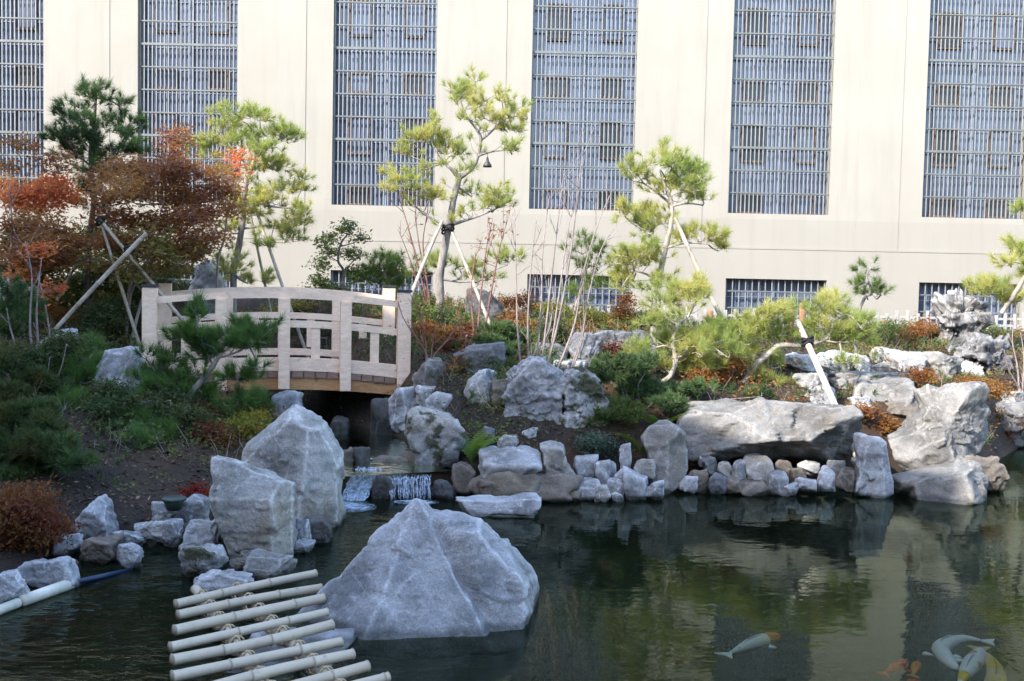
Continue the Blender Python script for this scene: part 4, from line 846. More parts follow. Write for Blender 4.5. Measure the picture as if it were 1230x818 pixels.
def koi(label, pts, zc, wid, m, headm=None, tailm=None, fins=True):
    """pts: photo pixels along the back from nose to tail root; wid: half width in metres"""
    w = np.array([PZ(x, y, 0) for x, y in pts]); w[:, 2] = zc
    # smooth resample
    b0 = MB(); t = np.linspace(0, len(w)-1, 25); sp = []
    for u in t:
        i = min(int(u), len(w)-2); a = u-i; p0 = w[max(i-1, 0)]; p1 = w[i]; p2 = w[i+1]; p3 = w[min(i+2, len(w)-1)]
        sp.append(.5*((2*p1)+(-p0+p2)*a+(2*p0-5*p1+4*p2-p3)*a*a+(-p0+3*p1-3*p2+p3)*a**3))
    sp = np.array(sp); d = np.gradient(sp, axis=0); d /= np.linalg.norm(d, axis=1)[:, None]; sd = np.stack([-d[:, 1], d[:, 0], 0*d[:, 0]], 1)
    s = np.linspace(0, 1, 25); prof = np.interp(s, [0, .04, .12, .22, .38, .6, .8, .93, 1], [.16, .45, .72, .92, 1, .82, .5, .27, .24])*wid
    an = np.arange(14)/14*2*np.pi
    def loft(i0, i1, k=1.0):
        b = MB(); V = sp[i0:i1, None]+k*prof[i0:i1, None, None]*(np.cos(an)[None, :, None]*sd[i0:i1, None]+np.sin(an)[None, :, None]*np.array([0, 0, .85]))
        n = i1-i0; i = np.arange(n-1)[:, None]*14; kk = np.arange(14)[None]; k2 = (kk+1) % 14
        V = np.vstack([V.reshape(-1, 3), sp[i0], sp[i1-1]]); q = np.stack([i+kk, i+k2, i+14+k2, i+14+kk], -1).reshape(-1, 4); ar = np.arange(14)
        b.add(V, q, np.vstack([np.stack([np.full(14, n*14), (ar+1) % 14, ar], -1), np.stack([np.full(14, n*14+1), (n-1)*14+ar, (n-1)*14+(ar+1) % 14], -1)])); return b
    r = thing('koi', label, 'fish', tuple(sp[10]), 'koi in the pond')
    loft(0, 25).build('body', M[m], r, sp[10], True)
    if headm: loft(0, 8, 1.02).build('head_patch', M[headm], r, sp[4], True)
    if tailm: loft(18, 23, 1.03).build('tail_patch', M[tailm], r, sp[20], True)
    def fin(base, dirv, spread, L, name, mm):
        b = MB(); n = 7; side = np.array([-dirv[1], dirv[0], 0]); v = [base+[0, 0, .004]]
        for k in range(n):
            a = (k/(n-1)-.5)*spread; v.append(base+(dirv*math.cos(a)+side*math.sin(a))*L*(1-.25*math.cos(a*3)*(name == 'tail_fin'))+[0, 0, .004])
        m0 = len(v); v += [p-np.array([0, 0, .008]) for p in v]
        f = [[0, k, k+1] for k in range(1, n)]+[[m0, m0+k+1, m0+k] for k in range(1, n)]; e = [[k, m0+k, m0+k+1, k+1] for k in range(1, n)]
        b.add(v, f, e); b.build(name, M[mm], r, base, False)
    fin(sp[-1]-d[-1]*.01, d[-1], 1.3, wid*2.0, 'tail_fin', m)
    if fins:
        for q in (1, -1):
            dv = sd[7]*q*.85+d[7]*.5; fin(sp[7]+sd[7]*q*prof[7]*.8-[0, 0, .02], dv/np.linalg.norm(dv), .8, wid*1.35, 'pectoral_fin', m if m != 'koi_yellow' else 'koi_white')
    b = MB(); mid = range(9, 17); v = []; 
    for i in mid: v += [sp[i]+sd[i]*.004+[0, 0, prof[i]*.8], sp[i]-sd[i]*.004+[0, 0, prof[i]*.8], sp[i]+[0, 0, prof[i]*.85+wid*.28*math.sin((i-9)/7*2.6+.4)]]
    f = []
    for k in range(len(v)//3-1): f += [[3*k, 3*k+3, 3*k+5, 3*k+2], [3*k+1, 3*k+2, 3*k+5, 3*k+4]]
    b.add(v, f); b.build('dorsal_fin', M[m], r, sp[12])
koi('white koi with an orange head and dark flecks swimming alone', [(938, 747), (922, 750), (905, 755), (890, 761), (878, 766)], -.10, .052, 'koi_dark', 'koi_orange')
koi('all white koi bent in a tight curve, uppermost of the cluster', [(1150, 784), (1137, 772), (1131, 760), (1142, 753), (1160, 749), (1178, 751)], -.105, .058, 'koi_white')
koi('white koi with red spots in the middle of the cluster', [(1180, 763), (1174, 772), (1166, 782), (1159, 792), (1153, 802)], -.10, .06, 'koi_spot', None, 'koi_gold')
koi('yellow koi with pale spread fins at the lower right corner', [(1192, 826), (1193, 814), (1197, 798), (1196, 784), (1186, 770), (1181, 764)], -.105, .064, 'koi_yellow', 'koi_gold')
koi('long red orange koi leaving the frame at the bottom right', [(1091, 799), (1104, 806), (1120, 814), (1140, 826), (1155, 834)], -.10, .05, 'koi_red')
koi('small red koi with a pale tail left of the long red one', [(1090, 785), (1082, 788), (1073, 792), (1064, 797)], -.055, .036, 'koi_red')
koi('orange koi faint and deep in the pond above the small red one', [(1104, 768), (1101, 773), (1098, 780)], -.16, .034, 'koi_orange', fins=False)
# ------------------------------------------------------------------ vegetation
M['leaf_olive'] = leaf_mat('olive_maple_leaves', (.17, .17, .05), (.12, .14, .04), (.24, .15, .06), .5, 1.8)
def tufts_needles(b, C, D, n, L, w, spread, rng, shoot=.5):
    N = len(C)
    d = np.repeat(D, n, 0)+rng.normal(0, spread, (N*n, 3)); d /= np.linalg.norm(d, axis=1)[:, None]
    base = np.repeat(C, n, 0)+np.repeat(D, n, 0)*(rng.rand(N*n, 1)*L*shoot)
    s = np.cross(d, rng.normal(0, 1, (N*n, 3))); s /= np.linalg.norm(s, axis=1)[:, None]+1e-9; s *= w/2
    tip = base+d*L*rng.uniform(.65, 1.1, (N*n, 1))
    v = np.stack([base-s, base+s, tip+s*.25], 1).reshape(-1, 3)
    b.add(v, np.arange(N*n*3).reshape(-1, 3))
def tufts_leaves(b, C, D, n, R, size, flat, rng):
    N = len(C); c = np.repeat(C, n, 0)+rng.normal(0, R, (N*n, 3))*np.array([1, 1, .6])
    a = rng.normal(0, 1, (N*n, 3)); a[:, 2] = a[:, 2]*(1-flat)-.25*flat; a /= np.linalg.norm(a, axis=1)[:, None]
    nr = rng.normal(0, 1, (N*n, 3))*(1-flat*.6)+np.array([0, 0, flat*1.2]); s = np.cross(a, nr); s /= np.linalg.norm(s, axis=1)[:, None]+1e-9
    k = size*rng.uniform(.6, 1.25, (N*n, 1)); up_ = np.cross(s, a)*.18
    v = np.stack([c-a*k, c-s*k*.42+up_*k, c+a*k, c+s*k*.42+up_*k], 1).reshape(-1, 3); i = np.arange(N*n)*4
    b.add(v, np.stack([i, i+1, i+2, i+3], 1))
KIND = {  # needles/leaves per tuft, length, width, spread
    'pine': ('n', 54, .145, .0065, .62), 'pine_long': ('n', 60, .17, .008, .6), 'pine_near': ('n', 80, .155, .0055, .55), 'juniper': ('n', 40, .10, .011, .65), 'feather': ('n', 36, .13, .008, .5),
    'maple': ('l', 16, .10, .038, .6), 'leaf': ('l', 12, .08, .036, .35), 'leaf_small': ('l', 20, .07, .024, .3), 'sparse_spray': ('l', 16, .09, .022, .1), 'sparse': ('l', 4, .07, .032, .3)}
def plant(name, label, cat, Y, skel, pads, kind='pine', fol='pine_lit', bark='bark', dens=1.0, seed=None, group=None, depth=1.0, twig=.006, base=None, crown_name='crown', gap=.0, stem_name='trunk', upb=.8, spacing=6.4, kk=1.3):
    seed = seed if seed is not None else int(abs(pads[0][0]*31+pads[0][1]*17)) % 99991
    rng = np.random.RandomState(seed); px = Y/F
    tb = MB(); nodes = []; nrad = []
    first = None
    for si, br_ in enumerate(skel):
        pts = np.array([P(q[0], q[1], Y+(q[3] if len(q) > 3 else 0)) for q in br_]); rad = np.array([q[2]*px*.62 for q in br_])
        if si == 0:
            if base is None:       # carry the trunk down into the soil
                e = pts[0].copy(); g0 = gz(e[0], e[1])
                if g0 < e[2]: pts = np.vstack([[e[0], e[1], g0-.08], pts]); rad = np.concatenate([[rad[0]*1.15], rad])
                else: pts = np.vstack([[e[0], e[1], e[2]-.15], pts]); rad = np.concatenate([[rad[0]*1.1], rad])
            first = pts[0].copy()
        # small crookedness
        if len(pts) > 2: pts[1:-1] += rng.normal(0, .012, (len(pts)-2, 3))
        tb.tube(pts, rad, 9 if rad.max() > .03 else 6, smooth=5, wob=.10, seed=seed+si)
        for i in range(len(pts)-1):
            for u in np.linspace(0, 1, 6): nodes.append(pts[i]*(1-u)+pts[i+1]*u); nrad.append(rad[i]*(1-u)+rad[i+1]*u)
    nodes = list(nodes); K = KIND[kind]; C = []; Dd = []
    nsk = len(nodes)
    for pd in pads:
        x, y, rx, ry = pd[:4]; dn = pd[4] if len(pd) > 4 else 1.0
        w = np.mean([n[0] for n in nodes[:nsk]]) if nsk else 0
        dy = rng.uniform(-.55, .55)*depth*min(1.0, .35+rx*px)
        if len(pd) > 5: dy = pd[5]
        c = P(x, y, Y+dy); k2 = kk if kind.startswith('pine') else 1.0; R = np.array([rx*px*k2, max(.10, (rx*.6+ry*.4)*px*depth), ry*px*k2])
        n = max(3, int(dens*dn*math.pi*rx*ry/spacing**2*(1.35 if kind.startswith('pine') else 1.75)))
        q = rng.normal(0, 1, (n*2, 3)); q /= np.linalg.norm(q, axis=1)[:, None]; q *= (rng.rand(n*2, 1)**.45)
        q[:, 2] = np.where(q[:, 2] < -.3, q[:, 2]*.5, q[:, 2])
        p = c+q*R
        nzv = vnoise(p*3.3+seed % 97, 3)
        keep = np.argsort(-nzv+rng.rand(n*2)*.9)[:n]; p = p[keep]; q = q[keep]
        dd = q*np.array([.8, .8, .5])+np.array([0, 0, upb])+rng.normal(0, .35, (n, 3)); dd /= np.linalg.norm(dd, axis=1)[:, None]
        # twig up to the pad from the nearest wood, then twigs out to every tuft
        arr = np.array(nodes) if nodes else np.array([first if first is not None else c])
        j = np.argmin(((arr-c)**2).sum(1)); hub = c-np.array([0, 0, R[2]*.45])
        if nodes:
            r0 = min(max(twig*2.2, nrad[j]*.5 if j < len(nrad) else twig*2), .035); mid = (arr[j]+hub)/2+rng.normal(0, .04, 3)
            tb.tube([arr[j], mid, hub], [r0, r0*.75, twig*1.3], 5, smooth=3)
        loc_n = [hub]; order = np.argsort(((p-hub)**2).sum(1))
        for k in order:
            an = np.array(loc_n); jj = np.argmin(((an-p[k])**2).sum(1)+.15*((an-hub)**2).sum(1)*0); a = an[jj]
            tb.tube([a, (a+p[k])/2+rng.normal(0, .015, 3), p[k]], [twig, twig*.8, twig*.5], 3, cap=False); loc_n.append(p[k])
        C.append(p); Dd.append(dd)
    if kind.startswith('pine') and nsk > 20:      # loose tufts along the limbs between the pads
        arr = np.array(nodes[:nsk]); rr_ = np.array(nrad); hz = arr[:, 2]; lo = hz.min()+(hz.max()-hz.min())*.35
        ids = np.where((hz > lo) & (rr_ < .062))[0]
        if len(ids):
            m = int(min(len(ids)*.8, 6+sum(p_[2]*p_[3] for p_ in pads)/75)); pick = rng.choice(ids, m)
            off = rng.normal(0, .11, (m, 3)); off[:, 2] = np.abs(off[:, 2])*.9; q = arr[pick]+off
            for a_, b_ in zip(arr[pick], q): tb.tube([a_, (a_+b_)/2+rng.normal(0, .02, 3), b_], [twig, twig*.8, twig*.5], 3, cap=False)
            dq = off+np.array([0, 0, .10]); dq /= np.linalg.norm(dq, axis=1)[:, None]+1e-9; C.append(q); Dd.append(dq)
    C = np.vstack(C); Dd = np.vstack(Dd); fb_ = MB()
    if K[0] == 'n': tufts_needles(fb_, C, Dd, K[1], K[2], K[3], K[4], rng)
    else: tufts_leaves(fb_, C, Dd, K[1], K[2], K[3], K[4], rng)
    b0 = first if first is not None else C.mean(0)
    r = thing(name, label, cat, tuple(b0), group)
    if tb.n: tb.build(stem_name, M[bark], r, b0, True)
    fb_.build(crown_name, M[fol], r, b0)
    return r
TG = 'pine trees of the garden'
plant('pine_tree', 'dark green pine rising above the maples in front of the cream wall at left', 'tree', 15.2, [[(104, 345, 6), (108, 290, 5.5), (112, 240, 5), (110, 190, 4), (112, 140, 3), (116, 112, 1.2)], [(111, 205, 2.5), (130, 190, 2), (152, 168, 1.3)], [(110, 200, 2.5), (95, 185, 2), (80, 168, 1.2)]],
      [(116, 118, 16, 14), (92, 136, 20, 14), (80, 165, 22, 13), (112, 158, 28, 16), (150, 153, 20, 16), (140, 178, 30, 15), (104, 185, 30, 15), (128, 205, 28, 13), (145, 122, 8, 12), (100, 110, 10, 10), (84, 178, 14, 10), (70, 160, 10, 8), (110, 225, 24, 12), (120, 245, 24, 12, .7)], 'pine', 'pine_dark', 'bark_dark', 1.25, group=TG)
plant('pine_tree', 'yellow green pine with two slim props standing behind the left half of the bridge', 'tree', 15.8, [[(281, 335, 6.5), (284, 310, 6), (291, 271, 6), (297, 224, 5), (305, 195, 4), (309, 170, 2.5)], [(298, 232, 3), (318, 246, 2.2), (350, 250, 1.3)], [(302, 205, 2.5), (280, 180, 1.8), (264, 160, 1)], [(307, 190, 2.5), (328, 172, 1.8), (345, 164, 1)], [(291, 275, 2.5), (320, 272, 1.8), (345, 272, 1)]],
      [(264, 150, 22, 13), (290, 138, 20, 11), (329, 158, 22, 14), (346, 167, 13, 9), (248, 185, 14, 12), (294, 172, 26, 12), (340, 226, 28, 11), (366, 214, 9, 8), (344, 270, 26, 13), (325, 246, 28, 11), (280, 276, 12, 9), (274, 322, 18, 12), (298, 334, 26, 12), (312, 140, 14, 9), (360, 255, 14, 10), (318, 200, 22, 12), (275, 212, 16, 10), (332, 200, 16, 10), (352, 285, 18, 9), (325, 292, 18, 9), (300, 255, 16, 9), (312, 180, 20, 10), (258, 170, 16, 9), (285, 240, 14, 8)], 'pine', 'pine_lit', 'bark', 1.1, group=TG)
plant('pine_tree', 'tallest pine with a forked grey trunk in the middle of the garden', 'tree', 15.5, [[(528, 360, 8.5), (529, 326, 8), (538, 275, 7), (545, 240, 6), (551, 214, 6)], [(551, 214, 5), (566, 204, 4.5), (575, 186, 3.6), (578, 166, 3), (571, 155, 2.4), (560, 140, 1.6), (552, 118, 1)], [(551, 214, 4), (544, 205, 3), (534, 196, 2)], [(578, 168, 2.5), (588, 160, 2.2), (598, 150, 1.6), (612, 140, .9)], [(575, 187, 2.5), (590, 182, 2), (612, 180, 1.2)], [(539, 270, 3.5), (522, 264, 2.8), (500, 249, 1.8), (485, 238, 1)], [(540, 271, 3.5), (560, 264, 2.8), (578, 257, 2.2), (604, 247, 1.2)], [(529, 335, 3), (550, 340, 2.5), (575, 338, 1.5)]],
      [(571, 96, 7, 8), (548, 115, 13, 15), (579, 120, 17, 11), (603, 116, 8, 9), (618, 131, 14, 10), (571, 141, 22, 10), (610, 152, 20, 12), (633, 139, 7, 7), (614, 176, 10, 11), (497, 166, 17, 12), (517, 156, 12, 17), (526, 172, 22, 12), (546, 181, 14, 10), (493, 182, 12, 9), (470, 208, 10, 9), (484, 224, 24, 12), (514, 236, 22, 10), (567, 232, 13, 8), (590, 246, 24, 10), (602, 232, 14, 10), (552, 318, 30, 11, .9), (533, 314, 14, 9), (610, 310, 16, 14), (575, 335, 22, 9), (560, 110, 10, 8), (505, 205, 10, 7)], 'pine', 'pine_lit', 'bark', 1.05, group=TG, depth=.8)
plant('pine_tree', 'pine with a leaning white trunk and layered yellow green pads right of centre', 'tree', 14.0, [[(787, 356, 6), (793, 333, 6), (797, 312, 5.5), (803, 281, 5), (807, 256, 4.6), (805, 236, 4)], [(805, 238, 3), (800, 228, 2.5), (796, 215, 1.5)], [(806, 245, 3), (790, 232, 2.2), (776, 222, 1.2)], [(806, 248, 3), (822, 244, 2.2), (842, 246, 1.2)], [(797, 310, 3), (788, 292, 2), (776, 278, 1.2)], [(800, 298, 2.5), (825, 292, 2), (850, 293, 1)], [(791, 338, 3), (778, 328, 2.3), (762, 325, 1.2)]],
      [(794, 181, 9, 8), (793, 196, 20, 12), (768, 206, 16, 11), (762, 214, 10, 7), (816, 204, 23, 15), (836, 199, 7, 7), (814, 219, 24, 12), (833, 226, 20, 12), (846, 238, 12, 9), (750, 254, 13, 9), (769, 264, 22, 12), (785, 273, 20, 12), (838, 285, 32, 9), (863, 297, 12, 8), (820, 285, 12, 8), (769, 305, 26, 12), (753, 312, 18, 10), (762, 330, 24, 14), (785, 345, 20, 10), (745, 345, 12, 9, .7)], 'pine', 'pine_lit', 'bark_pale', 1.1, group=TG)
plant('pine_tree', 'low twisted pine with a curved pale trunk left of the long boulder', 'tree', 12.7, [[(784, 466, 5.5), (802, 456, 5), (810, 439, 5), (810, 423, 4.5), (808, 410, 4), (814, 388, 4)], [(814, 390, 3), (804, 384, 2.5), (798, 370, 1.5)], [(814, 388, 3), (826, 380, 2.5), (834, 366, 1.5)], [(810, 430, 3), (830, 424, 2), (850, 412, 1.2)], [(809, 420, 2.5), (795, 416, 1.8), (780, 420, 1)]],
      [(821, 346, 28, 14), (797, 362, 18, 9), (838, 356, 16, 12), (828, 406, 22, 11), (795, 416, 18, 11), (859, 395, 24, 11), (839, 423, 22, 11), (863, 412, 24, 13), (832, 443, 22, 11), (773, 423, 20, 10), (781, 388, 18, 11), (850, 440, 20, 11), (800, 444, 14, 9), (875, 425, 16, 10)], 'pine', 'pine_lit', 'bark_pale', 1.0, group=TG, kk=1.08)
plant('pine_tree', 'leaning pine trained sideways above the long boulder and held by a stout white prop', 'tree', 13.0, [[(876, 476, 6.5), (893, 459, 6.5), (909, 436, 6.5), (925, 422, 6), (936, 415, 5.5), (966, 415, 5), (987, 410, 4.6), (999, 401, 4), (1001, 388, 3)], [(909, 436, 3), (905, 420, 2), (908, 405, 1.2)], [(936, 415, 3), (930, 400, 2.2), (926, 385, 1.4)], [(1000, 395, 2.5), (1006, 384, 2), (1016, 378, 1.2)], [(990, 409, 2.5), (1004, 412, 1.8), (1022, 410, 1)], [(893, 459, 2.5), (905, 464, 2), (930, 466, 1)]],
      [(925, 376, 24, 11), (909, 389, 24, 11), (938, 385, 18, 11), (925, 403, 22, 9), (889, 405, 24, 12), (876, 414, 22, 12), (880, 397, 18, 9), (985, 371, 19, 11), (1001, 361, 16, 9), (983, 391, 18, 11), (1009, 383, 20, 11), (1017, 399, 22, 11), (1030, 412, 20, 11), (1005, 412, 14, 9), (1036, 391, 16, 10), (932, 438, 14, 9), (936, 461, 18, 9), (958, 469, 15, 7), (909, 455, 11, 7), (1020, 436, 12, 7), (900, 425, 9, 6), (950, 372, 10, 8)], 'pine', 'pine_lit', 'bark_pale', .95, group=TG, kk=1.05)
plant('pine_tree', 'thin young pine with tiered tufts against the pale wall near the scholar rock', 'tree', 15.6, [[(1030, 385, 3.2), (1037, 360, 3), (1047, 349, 2.6), (1041, 331, 2), (1046, 322, 1.2)], [(1046, 350, 1.5), (1058, 354, 1)], [(1042, 335, 1.3), (1032, 326, .9)]],
      [(1048, 322, 8, 4), (1034, 326, 6, 4), (1041, 338, 7, 5), (1031, 344, 9, 5), (1050, 353, 17, 5), (1040, 352, 8, 4)], 'pine', 'pine_green', 'bark', 1.5, group=TG)
plant('pine_tree', 'bright yellow pine entering at the right edge above a pale prop', 'tree', 16.4, [[(1242, 420, 6), (1240, 360, 5), (1236, 310, 4), (1234, 270, 2)], [(1240, 355, 3), (1215, 352, 2), (1185, 346, 1)], [(1237, 320, 2.5), (1225, 310, 1.8), (1214, 312, 1)]],
      [(1224, 303, 20, 12), (1214, 314, 14, 9), (1183, 344, 16, 7), (1197, 350, 22, 11), (1170, 344, 9, 5), (1210, 361, 16, 9), (1232, 245, 12, 14), (1240, 330, 16, 12)], 'pine_long', 'pine_lit', 'bark', 1.2, group=TG)
plant('pine_tree', 'small fresh green pine reaching in front of the left half of the bridge', 'tree', 11.3, [[(150, 516, 7), (168, 506, 8), (195, 500, 8), (215, 487, 7), (234, 470, 6.5), (246, 451, 6), (256, 440, 5), (266, 424, 3)], [(256, 440, 3), (248, 425, 2.2), (240, 405, 1.4)], [(262, 430, 2.5), (285, 424, 2), (310, 410, 1.2)], [(240, 460, 2.5), (260, 458, 2), (285, 454, 1)], [(225, 478, 2.5), (205, 460, 2), (190, 440, 1)]],
      [(238, 378, 7, 13), (225, 404, 20, 12), (244, 410, 20, 14), (254, 424, 16, 9), (285, 402, 22, 11), (313, 402, 12, 10), (297, 414, 28, 9), (287, 453, 24, 7), (310, 443, 10, 5), (205, 434, 10, 7), (180, 453, 20, 12), (176, 428, 6, 6), (242, 475, 22, 10), (287, 483, 20, 9), (190, 471, 16, 11), (215, 462, 14, 9)], 'pine_near', 'pine_fore', 'bark', 1.25, group=TG, depth=.8)
plant('pine_tree', 'small broad green pine half hidden behind the right end of the bridge', 'tree', 17.6, [[(462, 372, 4), (464, 345, 3.5), (462, 322, 2.5)], [(463, 340, 2), (480, 330, 1.4)], [(463, 345, 2), (445, 335, 1.4)]],
      [(448, 312, 22, 10), (480, 314, 16, 10), (440, 334, 32, 12), (478, 340, 32, 12), (455, 322, 26, 9), (495, 328, 14, 10), (466, 356, 30, 10)], 'pine', 'pine_green', 'bark', 1.1, group=TG)
plant('pine_tree', 'little dark pine with bare lower branches near the middle barred window', 'tree', 15.5, [[(690, 372, 3), (700, 350, 2.8), (706, 325, 2.2), (700, 305, 1.4)], [(704, 335, 1.6), (718, 325, 1)], [(702, 345, 1.6), (716, 345, 1)]],
      [(694, 292, 14, 7), (712, 302, 16, 8), (720, 318, 12, 7), (702, 318, 14, 8), (716, 342, 16, 8), (694, 352, 14, 8), (684, 300, 8, 6)], 'pine', 'pine_green', 'bark', 1.0, group=TG)
plant('pine_tree', 'low dark pine at the far left edge above the shaded shrubs', 'tree', 12.6, [[(8, 420, 4), (12, 390, 3.5), (10, 365, 2.5)], [(12, 390, 2), (28, 375, 1.2)]],
      [(10, 352, 22, 11), (28, 368, 20, 10), (4, 376, 20, 12), (34, 390, 16, 10), (14, 400, 22, 10)], 'pine', 'pine_dark', 'bark_dark', 1.1, group=TG)
for lab, Y, sk, pads, f in [
    ('mid green bushy pine seedlings low on the left bank, beside the blue grey block', 11.8, [[(84, 480, 4), (88, 462, 3), (90, 448, 1.5)]], [(86, 443, 24, 15), (110, 420, 9, 9), (100, 460, 22, 12), (68, 452, 14, 10), (122, 445, 12, 10)], 'pine_fore'),
    ('pine shrub with upright tufts on the mulch slope left of the crooked trunk', 10.8, [[(96, 520, 4), (92, 505, 3), (90, 494, 1.5)]], [(86, 494, 22, 15), (108, 490, 14, 11), (118, 505, 12, 9), (76, 510, 16, 10)], 'pine_fore'),
    ('pine shrub hanging over the mulch below the crooked trunk', 10.6, [[(172, 560, 4), (168, 540, 3), (160, 522, 2)], [(168, 540, 2), (190, 530, 1.2)]], [(153, 510, 20, 14), (143, 523, 13, 11), (168, 538, 18, 13), (194, 526, 14, 10), (176, 512, 14, 9)], 'pine_fore'),
    ('small bright pine shrub at the foot of the tall leaning boulder behind the bridge pine', 11.5, [[(300, 505, 4), (302, 490, 3)]], [(298, 488, 22, 11), (280, 497, 12, 8)], 'pine_fore')]:
    plant('pine_shrub', lab, 'shrub', Y, sk, pads, 'pine_near', f, 'bark', 1.3, group='low pine shrubs of the left bank')
# maples
plant('maple_tree', 'brown red Japanese maple with a wide layered crown above the left end of the bridge', 'tree', 14.3, [[(150, 402, 4.5), (156, 350, 4), (162, 310, 3.5), (168, 280, 2.5)], [(158, 335, 3), (185, 300, 2.4), (215, 262, 1.6), (222, 215, 1), (217, 175, .6)], [(160, 320, 2.5), (140, 285, 1.8), (128, 250, 1)], [(166, 290, 2.2), (190, 260, 1.6), (200, 220, 1)], [(172, 318, 2.2), (215, 300, 1.6), (260, 285, 1)], [(154, 360, 2.2), (170, 330, 1.8), (180, 305, 1)], [(185, 300, 1.6), (235, 268, 1.2), (270, 225, .7), (285, 195, .5)]],
      [(160, 202, 42, 14), (205, 206, 44, 15), (150, 232, 46, 16), (212, 238, 48, 16), (255, 252, 32, 16), (185, 268, 52, 18), (238, 283, 36, 16), (142, 264, 34, 16), (216, 170, 17, 17), (206, 186, 14, 10), (270, 228, 24, 14), (165, 296, 46, 14), (265, 208, 16, 10, .7), (180, 218, 50, 14), (232, 262, 36, 12), (120, 215, 20, 10, .7), (210, 305, 34, 12), (130, 290, 30, 14)], 'maple', 'maple_red', 'twig', .98, depth=1.1, group='Japanese maples', upb=.2, spacing=7.2)
plant('maple_tree', 'Japanese maple with glowing orange leaves at the left edge', 'tree', 14.6, [[(42, 405, 4), (45, 370, 3.5), (40, 330, 3), (44, 290, 2.2), (46, 250, 1.2)], [(42, 340, 2.4), (62, 300, 1.8), (72, 262, 1)], [(40, 325, 2.2), (18, 290, 1.6), (8, 255, 1)], [(45, 375, 2.2), (20, 350, 1.6), (0, 330, 1)], [(45, 270, 1.4), (60, 225, .8)]],
      [(48, 232, 36, 13), (66, 220, 24, 10), (14, 236, 24, 13), (36, 248, 34, 10), (84, 238, 16, 9), (6, 222, 14, 10)], 'maple', 'maple_orange', 'twig', 1.2, group='Japanese maples', upb=.2, spacing=7.0)
plant('maple_tree', 'sparse brownish maple with long thin shoots at the upper left edge', 'tree', 14.0, [[(20, 410, 3.5), (16, 370, 3), (12, 320, 2.5), (14, 270, 1.8), (10, 220, 1)], [(14, 300, 2), (40, 280, 1.5), (70, 275, 1)], [(14, 340, 2), (36, 320, 1.4), (60, 312, .9)], [(12, 250, 1.2), (36, 205, .8), (60, 192, .5)], [(12, 240, 1), (24, 195, .7), (10, 170, .5)]],
      [(22, 172, 34, 9, .45), (62, 190, 26, 9, .5), (70, 202, 20, 9, .7), (22, 272, 30, 14), (62, 277, 36, 16), (30, 310, 36, 14), (72, 312, 28, 14), (50, 292, 30, 12), (12, 200, 18, 8, .5), (92, 290, 22, 14), (8, 300, 18, 14)], 'maple', 'maple_red', 'twig', 1.0, group='Japanese maples', upb=.2, spacing=7.2)
plant('maple_tree', 'red orange maple sprays held in front of the yellow green pine trunk', 'tree', 14.9, [[(262, 330, 2.5), (268, 290, 2), (276, 240, 1.5), (284, 205, .8)], [(277, 235, 1), (292, 212, .6)]],
      [(286, 191, 15, 8, .7), (280, 202, 14, 8, .6), (272, 214, 12, 7, .5)], 'maple', 'maple_orange', 'twig', .9, group='Japanese maples', upb=.2)
plant('maple_tree', 'green and yellowing maple spreading beneath the brown red crown', 'tree', 14.1, [[(158, 405, 3.5), (170, 360, 3), (185, 325, 2.2), (200, 300, 1.4)], [(172, 352, 2), (150, 325, 1.5), (132, 305, 1)], [(180, 335, 1.8), (215, 318, 1.3), (245, 300, .8)]],
      [(150, 300, 34, 14), (200, 305, 34, 14), (122, 318, 28, 13), (240, 298, 24, 11), (170, 328, 34, 12), (180, 278, 30, 10, .6), (215, 325, 22, 10), (120, 285, 22, 10, .6)], 'maple', 'leaf_olive', 'twig', .8, depth=1.1, group='Japanese maples', upb=.2, spacing=7.6)
plant('maple_sapling', 'thin sapling with few orange leaves low in the dark left shrubs', 'tree', 13.6, [[(60, 395, 2), (52, 350, 1.5), (40, 318, 1)], [(54, 360, 1), (30, 340, .7)]],
      [(30, 316, 28, 8, .8), (48, 300, 24, 7, .8), (18, 330, 20, 8, .8), (60, 348, 18, 10, .6)], 'maple', 'maple_orange', 'twig', .8, upb=.2)
plant('broadleaf_tree', 'small dark broadleaf tree with a crooked trunk behind the bridge railing', 'tree', 17.0, [[(408, 372, 3.4), (410, 350, 3), (412, 326, 2.6), (407, 313, 2.3), (409, 294, 2), (417, 282, 1.2)], [(412, 326, 1.6), (424, 312, 1.2), (434, 304, .8)], [(409, 296, 1.4), (425, 290, 1), (436, 284, .7)], [(407, 315, 1.3), (392, 305, .8)]],
      [(419, 272, 13, 7), (433, 286, 10, 6), (400, 285, 11, 6), (386, 292, 9, 6), (422, 305, 16, 7), (397, 302, 13, 7), (388, 318, 10, 9), (386, 337, 13, 11), (426, 330, 12, 10), (404, 345, 16, 10, .8), (384, 352, 14, 9), (410, 276, 8, 5)], 'leaf', 'leaf_green', 'bark_dark', 1.5)
